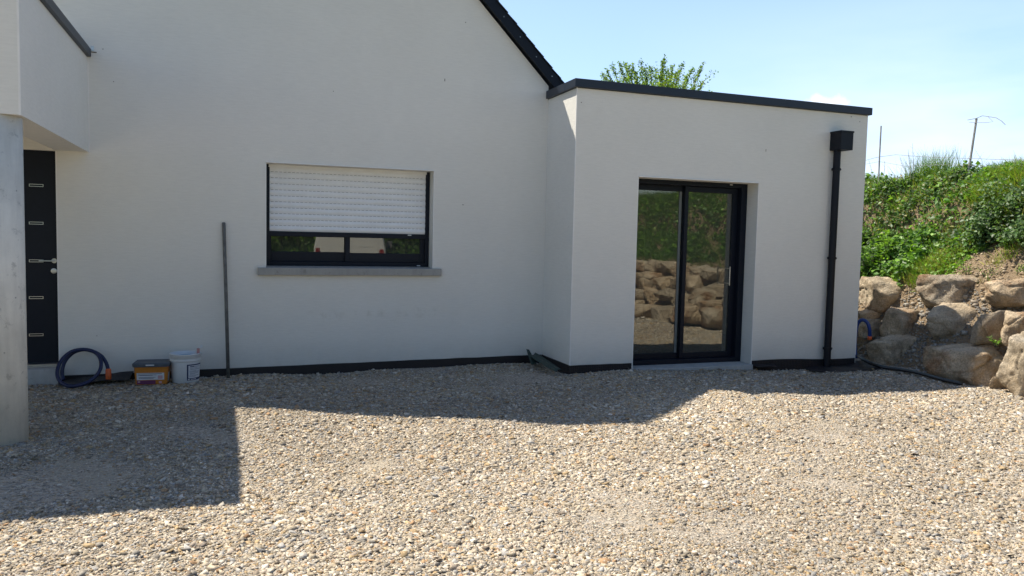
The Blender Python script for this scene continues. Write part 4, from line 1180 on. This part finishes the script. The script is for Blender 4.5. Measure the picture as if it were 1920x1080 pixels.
t_ = MB(); t_.add([loc(-0.05, -0.1515, 0.226), loc(0.04, -0.1515, 0.226), loc(0.04, -0.1515, 0.240), loc(-0.05, -0.1515, 0.240), loc(-0.05, -0.1495, 0.226), loc(0.04, -0.1495, 0.226), loc(0.04, -0.1495, 0.240), loc(-0.05, -0.1495, 0.240)], [(0, 1, 2, 3), (7, 6, 5, 4), (0, 4, 5, 1), (1, 5, 6, 2), (2, 6, 7, 3), (3, 7, 4, 0)]); t_.build('lid_sticker', M_LABEL, tub)
def side_flat(mb, y0, y1, z0, z1):
    def xx(z): return 0.170+0.0158*(z-0.02)/0.212+0.0015
    mb.add([loc(xx(z0), y0, z0), loc(xx(z0), y1, z0), loc(xx(z1), y1, z1), loc(xx(z1), y0, z1)], [(0, 1, 2, 3)])
t_ = MB(); side_flat(t_, -0.08, 0.02, 0.03, 0.135); t_.build('label', M_LABEL, tub)

# white bucket
bt, bb = onY(349, 657, -0.30), onY(345, 716, -0.30)
bx = (bt.x+bb.x)/2+0.005; by = -0.30; bz = gz(bx, by)+0.014
bk = thing('bucket', 'white round plastic bucket with printed label and a brush in it', 'bucket', (bx, by, bz))
prof = [(0.145, 0), (0.150, 0.006), (0.166, 0.255), (0.166, 0.258), (0.174, 0.260), (0.176, 0.268), (0.174, 0.278), (0.172, 0.300), (0.178, 0.305), (0.178, 0.338), (0.181, 0.342), (0.179, 0.349), (0.170, 0.349), (0.168, 0.300), (0.150, 0.05), (0.0, 0.05)]
MB().lathe(prof, (bx, by, bz), 48, close=False).add([(bx+0.145*math.cos(k*math.pi/24), by+0.145*math.sin(k*math.pi/24), bz+0.0005) for k in range(48)], [tuple(range(48))]).build('bucket_body', M_WHITE, bk, smooth=True)
MB().lathe([(0.168, 0.305), (0.0, 0.318)], (bx, by, bz), 40, close=False).build('blue_contents', simple('blue_cloth', (0.10, 0.30, 0.48), 0.7, var=0.3, scale=25, bmp=0.9, bscale=25), bk)
def arcpatch(mb, a0, a1, z0, z1, out_):
    n = 12
    rr_ = lambda z: 0.150+0.016*(z-0.006)/0.249+out_
    vs = []
    for k in range(n+1):
        th = math.radians(a0+(a1-a0)*k/n)
        for z in (z0, z1): vs.append((bx+rr_(z)*math.cos(th), by+rr_(z)*math.sin(th), bz+z))
    mb.add(vs, [(2*k, 2*k+2, 2*k+3, 2*k+1) for k in range(n)])
t_ = MB(); arcpatch(t_, -82, -5, 0.035, 0.228, 0.0012); t_.build('label', M_INK, bk)
t_ = MB(); arcpatch(t_, -76, -10, 0.062, 0.214, 0.0022); t_.build('label', M_LABEL, bk)
t_ = MB()
for z, a0, a1 in ((0.196, -70, -25), (0.180, -70, -35), (0.165, -70, -20), (0.146, -72, -40), (0.134, -72, -22), (0.118, -70, -30), (0.106, -70, -45), (0.09, -72, -25), (0.078, -72, -40)): arcpatch(t_, a0, a1, z, z+0.0035, 0.0032)
arcpatch(t_, -70, -52, 0.196, 0.206, 0.0034)
t_.build('print', M_INK, bk)
t_ = MB(); arcpatch(t_, -78, -70, 0.042, 0.054, 0.0032); arcpatch(t_, -66, -40, 0.044, 0.052, 0.0032); t_.build('print', M_LABEL, bk)
hd = [(bx-0.178, by-0.01, bz+0.325)]
for k in range(1, 12):
    th = math.pi*k/12; hd.append((bx-0.180*math.cos(th), by-0.10*math.sin(th)-0.08*math.sin(th), bz+0.325-0.0*math.sin(th)-0.03*math.sin(th)))
hk = [(bx-0.175, by-0.03, bz+0.318), (bx-0.166, by-0.09, bz+0.285), (bx-0.15, by-0.115, bz+0.25)]
h0 = onY(1308/4, 600+255/4, by-0.16); h1 = onY(1283/4, 600+285/4, by-0.10)
MB().tube([h0, h1, (bx-0.182, by-0.02, bz+0.27)], 0.0028, 6).build('wire_handle', M_STEEL, bk)
br = thing('paint_brush', 'paint brush with pale handle sticking out of the white bucket', 'brush', (bx+0.11, by-0.02, bz+0.31))
b0 = onY(368, 660, by-0.03); b1 = onY(379.5, 648, by-0.03)
MB().tube([b0-(b1-b0)*1.2, b0, b0.lerp(b1, 0.5), b0.lerp(b1, 0.85), b1], [0.006, 0.007, 0.010, 0.012, 0.006], 8).build('brush_handle', M_WHITE, br, smooth=True)
b2 = onY(372, 655, by-0.06)
MB().box(b2.x-0.016, b2.x+0.012, b2.y-0.006, b2.y+0.006, b2.z-0.05, b2.z+0.012).build('ferrule', simple('red_ferrule', (0.45, 0.22, 0.22), 0.5), br, bevel=0.003)

tub.scale = (0.87,)*3; bk.scale = (0.86,)*3
# wooden/steel stick leaning against the wall
s0 = onY(428, 700, -0.16); s1 = onY(419.5, 417, -0.018)
s0.z = gz(s0.x, s0.y)-0.01
so = MB().tube([s0, s0.lerp(s1, 0.5)+Vector((0.002, 0, 0)), s1-(s1-s0)*0.004, s1], [0.0185, 0.0185, 0.0185, 0.015], 14).build('pole', simple('grey_pole', (0.115, 0.115, 0.11), 0.55, var=0.3, scale=18), smooth=True)
tag(so, 'long grey pole leaning upright against the main wall left of the window', 'pole')

# green sheet scrap in the corner
M_GREEN = simple('dark_green_sheet', (0.018, 0.040, 0.032), 0.6, var=0.3)
def sheet(mb, a, b, c_, d_, n=8, amp=0.012, th_=0.004):
    a, b, c_, d_ = map(Vector, (a, b, c_, d_)); vs = []
    for lay in (0, 1):
        for i in range(n+1):
            for j in range(n+1):
                u, v = i/n, j/n
                p = a.lerp(b, u).lerp(d_.lerp(c_, u), v)
                p = p+Vector((0, math.sin(u*7+v*3)*amp, math.sin(u*9-v*4)*amp*0.6+lay*th_)); vs.append(p)
    m = n+1; K = m*m; fs = []
    for i in range(n):
        for j in range(n):
            q = i*m+j; fs += [(q, q+1, q+m+1, q+m), (q+K, q+m+K, q+m+1+K, q+1+K)]
    edge = [i*m for i in range(m)]+[n*m+j for j in range(1, m)]+[i*m+n for i in range(n-1, -1, -1)]+[j for j in range(n-1, 0, -1)]
    for i in range(len(edge)): 
        e1, e2 = edge[i], edge[(i+1) % len(edge)]; fs.append((e1, e2, e2+K, e1+K))
    mb.add(vs, fs)
sm = MB()
sheet(sm, onY(987, 655, -0.10), onY(992, 656, -0.10), onY(1006, 682, -0.38), onY(996, 684, -0.38), 8, 0.004)
sheet(sm, onY(994, 668, -0.30), onY(1004, 662, -0.12), onY(1052, 692, -0.95), onY(1040, 697, -0.95), 10, 0.012)
tag(sm.build('plastic_sheet', M_GREEN, smooth=True), 'scrap of dark green plastic sheet folded in the inner corner of the walls', 'plastic sheet')
sm = MB()
sheet(sm, onZ(105, 707, -0.16)+Vector((0, 0, 0.0)), (-0.98, -0.03, -0.10), (-1.0, -0.22, -0.145), onZ(110, 722, -0.155), 10, 0.010)
tag(sm.build('plastic_sheet', M_DIMPLE), 'flap of black membrane lying on the ground inside the hose coil', 'membrane')
sm = MB()
sheet(sm, (PR+0.02, EY-0.02, -0.15), (PR+0.32, EY-0.02, -0.15), (PR+0.30, EY-0.13, -0.165), (PR+0.01, EY-0.10, -0.165), 8, 0.006)
tag(sm.build('plastic_sheet', M_DIMPLE), 'torn black membrane scrap beside the patio door threshold', 'membrane')
sm = MB()
g1 = gz(7.3, -1.1)
sheet(sm, (6.95, -0.90, g1+0.02), (8.1, -0.75, g1+0.06), (8.05, -1.25, g1+0.012), (6.9, -1.12, g1+0.015), 14, 0.016)
tag(sm.build('plastic_sheet', M_DIMPLE), 'crumpled black sheeting round the foot of the downpipe', 'membrane')
# blue pipe arch at the corner and black pipe trailing along the rocks
arch = [(1605, 672, 8.02), (1603, 650, 8.02), (1605, 618, 8.03), (1610, 604, 8.05), (1618, 600, 8.08), (1626, 605, 8.12), (1630, 616, 8.15), (1631, 632, 8.18)]
ap = smooth_path([onX(x, y, X) for x, y, X in arch], 6)
bp_ = thing('blue_pipe', 'bright blue pipe looping up between the extension corner and the boulders', 'pipe', (8.05, -0.9, -0.24))
MB().tube(ap, 0.024, 12).build('tube', M_BLUE2, bp_, smooth=True)
a = onX(1631, 630, 8.18); MB().tube([a, a-Vector((0, 0, 0.05))], 0.028, 12).build('coupling', M_ORANGE, bp_, smooth=True)
trail = [(1597, 652), (1606, 664), (1622, 676), (1650, 687), (1690, 693), (1725, 700), (1765, 711), (1800, 719)]
P_ = [onZ(x, y, -0.20 if i > 2 else -0.12) for i, (x, y) in enumerate(trail)]
tp_ = smooth_path(P_, 6)
o = MB().tube(tp_, 0.022, 10).build('drain_pipe', simple('dark_green_pipe', (0.03, 0.045, 0.045), 0.45, var=0.25), smooth=True)
tag(o, 'dark flexible drain pipe trailing along the foot of the boulders', 'pipe')
o = MB().tube([p+Vector((-0.03, -0.05, 0.0)) for p in tp_[6:]], 0.014, 8).build('cable_sheath', simple('black_sheath', (0.015, 0.015, 0.017), 0.5), smooth=True)
tag(o, 'thin black cable sheath lying just in front of the drain pipe', 'cable')
# black duct stub by the column
c0 = onZ(22, 822, -0.16)
o = MB().tube([(c0.x-0.05, c0.y+0.05, c0.z-0.05), (c0.x-0.03, c0.y+0.02, c0.z+0.03), (c0.x+0.0, c0.y-0.05, c0.z+0.045), (c0.x+0.03, c0.y-0.09, c0.z+0.0)], 0.02, 10, True).build('duct_stub', M_ANTH_DARK, smooth=True)
tag(o, 'short black duct end sticking out at the foot of the concrete column', 'duct')

# ------------------------------------------------------------------ van parked behind the viewer (mirrored in the window)
def van():
    vx, vy = 2.98, -11.8; zg = gz(vx, vy)
    v = thing('van', 'white panel van whose rear doors are mirrored in the window', 'van', (vx, vy, zg))
    v.rotation_euler = (0, 0, math.radians(11))
    Wp = simple('van_paint', (0.62, 0.62, 0.60), 0.3, var=0.03); Wg = simple('van_window', (0.03, 0.035, 0.04), 0.08); Rb = simple('van_rubber', (0.02, 0.02, 0.02), 0.8)
    Rd = simple('tail_red', (0.22, 0.02, 0.02), 0.25); Gy = simple('grey_bumper', (0.10, 0.10, 0.105), 0.6)
    b = MB(); hw = 0.94
    def sec(y, w0, w1, z0, z1, zs_): 
        return [(vx-w0, y, zg+z0), (vx+w0, y, zg+z0), (vx+w0, y, zg+zs_), (vx+w1, y, zg+z1), (vx-w1, y, zg+z1), (vx-w0, y, zg+zs_)]
    secs = [sec(vy, hw, hw*0.86, 0.42, 1.93, 1.15), sec(vy-0.05, hw+0.01, hw*0.88, 0.35, 1.97, 1.15), sec(vy-3.0, hw+0.01, hw*0.88, 0.32, 1.98, 1.15), sec(vy-3.7, hw, hw*0.8, 0.32, 1.75, 1.1), sec(vy-4.15, hw*0.97, hw*0.85, 0.34, 1.12, 1.0), sec(vy-4.85, hw*0.86, hw*0.78, 0.38, 0.92, 0.8)]
    vs = [p for s in secs for p in s]; n = 6
    fs = [(i*n+k, i*n+(k+1) % n, (i+1)*n+(k+1) % n, (i+1)*n+k) for i in range(5) for k in range(n)]+[tuple(range(5, -1, -1)), tuple(range(30, 36))]
    b.add(vs, fs); b.build('body', Wp, v, bevel=0.05, segs=3)
    d = MB()
    for s in (-1, 1):
        x0, x1 = (vx-0.76, vx-0.008) if s < 0 else (vx+0.008, vx+0.76)
        d = MB(); d.box(x0, x1, vy-0.002, vy+0.014, zg+0.50, zg+1.80); do = d.build('rear_door', Wp, v, bevel=0.01)
        MB().box(x0+0.12, x1-0.10, vy+0.0145, vy+0.018, zg+1.22, zg+1.68).build('door_window', Wp, do)
        lx = vx+s*0.85
        l = MB(); l.hexa([(lx-0.07, vy-0.03, zg+0.80), (lx+0.07, vy-0.03, zg+0.80), (lx+0.07, vy+0.02, zg+0.80), (lx-0.07, vy+0.02, zg+0.80)][::-1], [(lx-0.05, vy-0.03, zg+1.16), (lx+0.06, vy-0.03, zg+1.16), (lx+0.06, vy+0.02, zg+1.16), (lx-0.05, vy+0.02, zg+1.16)][::-1])
        l.build('tail_light', Rd, v, bevel=0.01)
        MB().box(vx+s*0.60, vx+s*0.60+s*0.02, vy+0.015, vy+0.03, zg+0.9, zg+0.98).build('hinge', Gy, v)
        for yy in (vy-0.85, vy-3.75):
            wx = vx+s*0.84
            w_ = MB(); w_.lathe([(0.0, -0.1), (0.29, -0.1), (0.32, -0.07), (0.32, 0.07), (0.29, 0.1), (0.0, 0.1)], (wx, yy, zg+0.32), 28, Matrix.Rotation(math.pi/2, 3, 'Y'), close=False)
            wo = w_.build('wheel', Rb, v)
            MB().lathe([(0.0, 0.0), (0.19, 0.0), (0.2, 0.012), (0.0, 0.012)], (wx+s*0.101, yy, zg+0.32), 20, Matrix.Rotation(math.pi/2*s, 3, 'Y'), close=False).build('hub_cap', M_STEEL, wo)
        MB().box(vx+s*0.96, vx+s*1.14, vy-3.45, vy-3.38, zg+1.15, zg+1.36).build('mirror', Gy, v, bevel=0.02)
    MB().box(vx-0.93, vx+0.93, vy-0.06, vy+0.06, zg+0.30, zg+0.47).build('bumper', Gy, v, bevel=0.03)
    MB().box(vx+0.03, vx+0.16, vy+0.0145, vy+0.04, zg+1.02, zg+1.05).build('handle', Gy, v, bevel=0.005)
    ems = MB()
    q = Vector((vx-0.38, vy+0.0155, zg+1.0))
    for pts in (((-.10, 0, -.06), (-.04, 0, .02), (.04, 0, .04), (.10, 0, .0)), ((-.02, 0, .05), (.03, 0, -.01), (.0, 0, -.08)), ((.02, 0, .03), (.08, 0, -.08))):
        ems.tube([q+Vector(p) for p in pts], 0.007, 6)
    ems.build('logo', Gy, v)
    ws = MB(); ws.add([(vx-0.80, vy-3.06, zg+1.80), (vx+0.80, vy-3.06, zg+1.80), (vx+0.84, vy-3.99, zg+1.28), (vx-0.84, vy-3.99, zg+1.28), (vx-0.76, vy-3.14, zg+1.90), (vx+0.76, vy-3.14, zg+1.90), (vx+0.8, vy-4.08, zg+1.22), (vx-0.8, vy-4.08, zg+1.22)], [(0, 1, 2, 3), (7, 6, 5, 4), (0, 4, 5, 1), (1, 5, 6, 2), (2, 6, 7, 3), (3, 7, 4, 0)])
    ws.build('windscreen', Wg, v)
van()
# hedge at the back of the yard, seen only as a reflection
def hedge():
    n = 60000
    x = rng.uniform(-7, 14, n); h = 2.6+0.35*fbm2(x, x*0.3, 1.3); a = rng.random(n)
    z = -0.2 + a*h; y = -17.3 + rng.normal(0, 0.22, n) - 0.5*(1-np.abs(2*a-1))*0 + 0.25*fbm2(x*1.0, z*2.0, 1.5)
    P = np.stack([x, y, z], 1); D = unit(rng.normal(0, 1, (n, 3))+np.array([0, 0.5, 0.3])); U = unit(rng.normal(0, 0.6, (n, 3))+np.array([0, 0.7, 0.6]))
    L_ = rng.uniform(0.08, 0.17, n); V, F = leaf_mesh_arrays(P, D, U, L_, L_*0.6)
    rt = thing('hedge', 'tall green hedge behind the yard, mirrored in the window', 'hedge', (3.5, -17.3, -0.2))
    np_mesh('foliage', V, F, M_LEAF, rt, cols=pick(GREENS+LIVELY, n, 0.25))
    st = MB(); r = random.Random(9)
    for k in range(30):
        xx = -6.8+k*0.7; st.tube([(xx, -17.35, -0.4), (xx+r.uniform(-.1, .1), -17.35, 1.0), (xx+r.uniform(-.2, .2), -17.4, 2.3)], [0.03, 0.025, 0.01], 6)
    st.build('trunk', M_BARK, rt)
hedge()
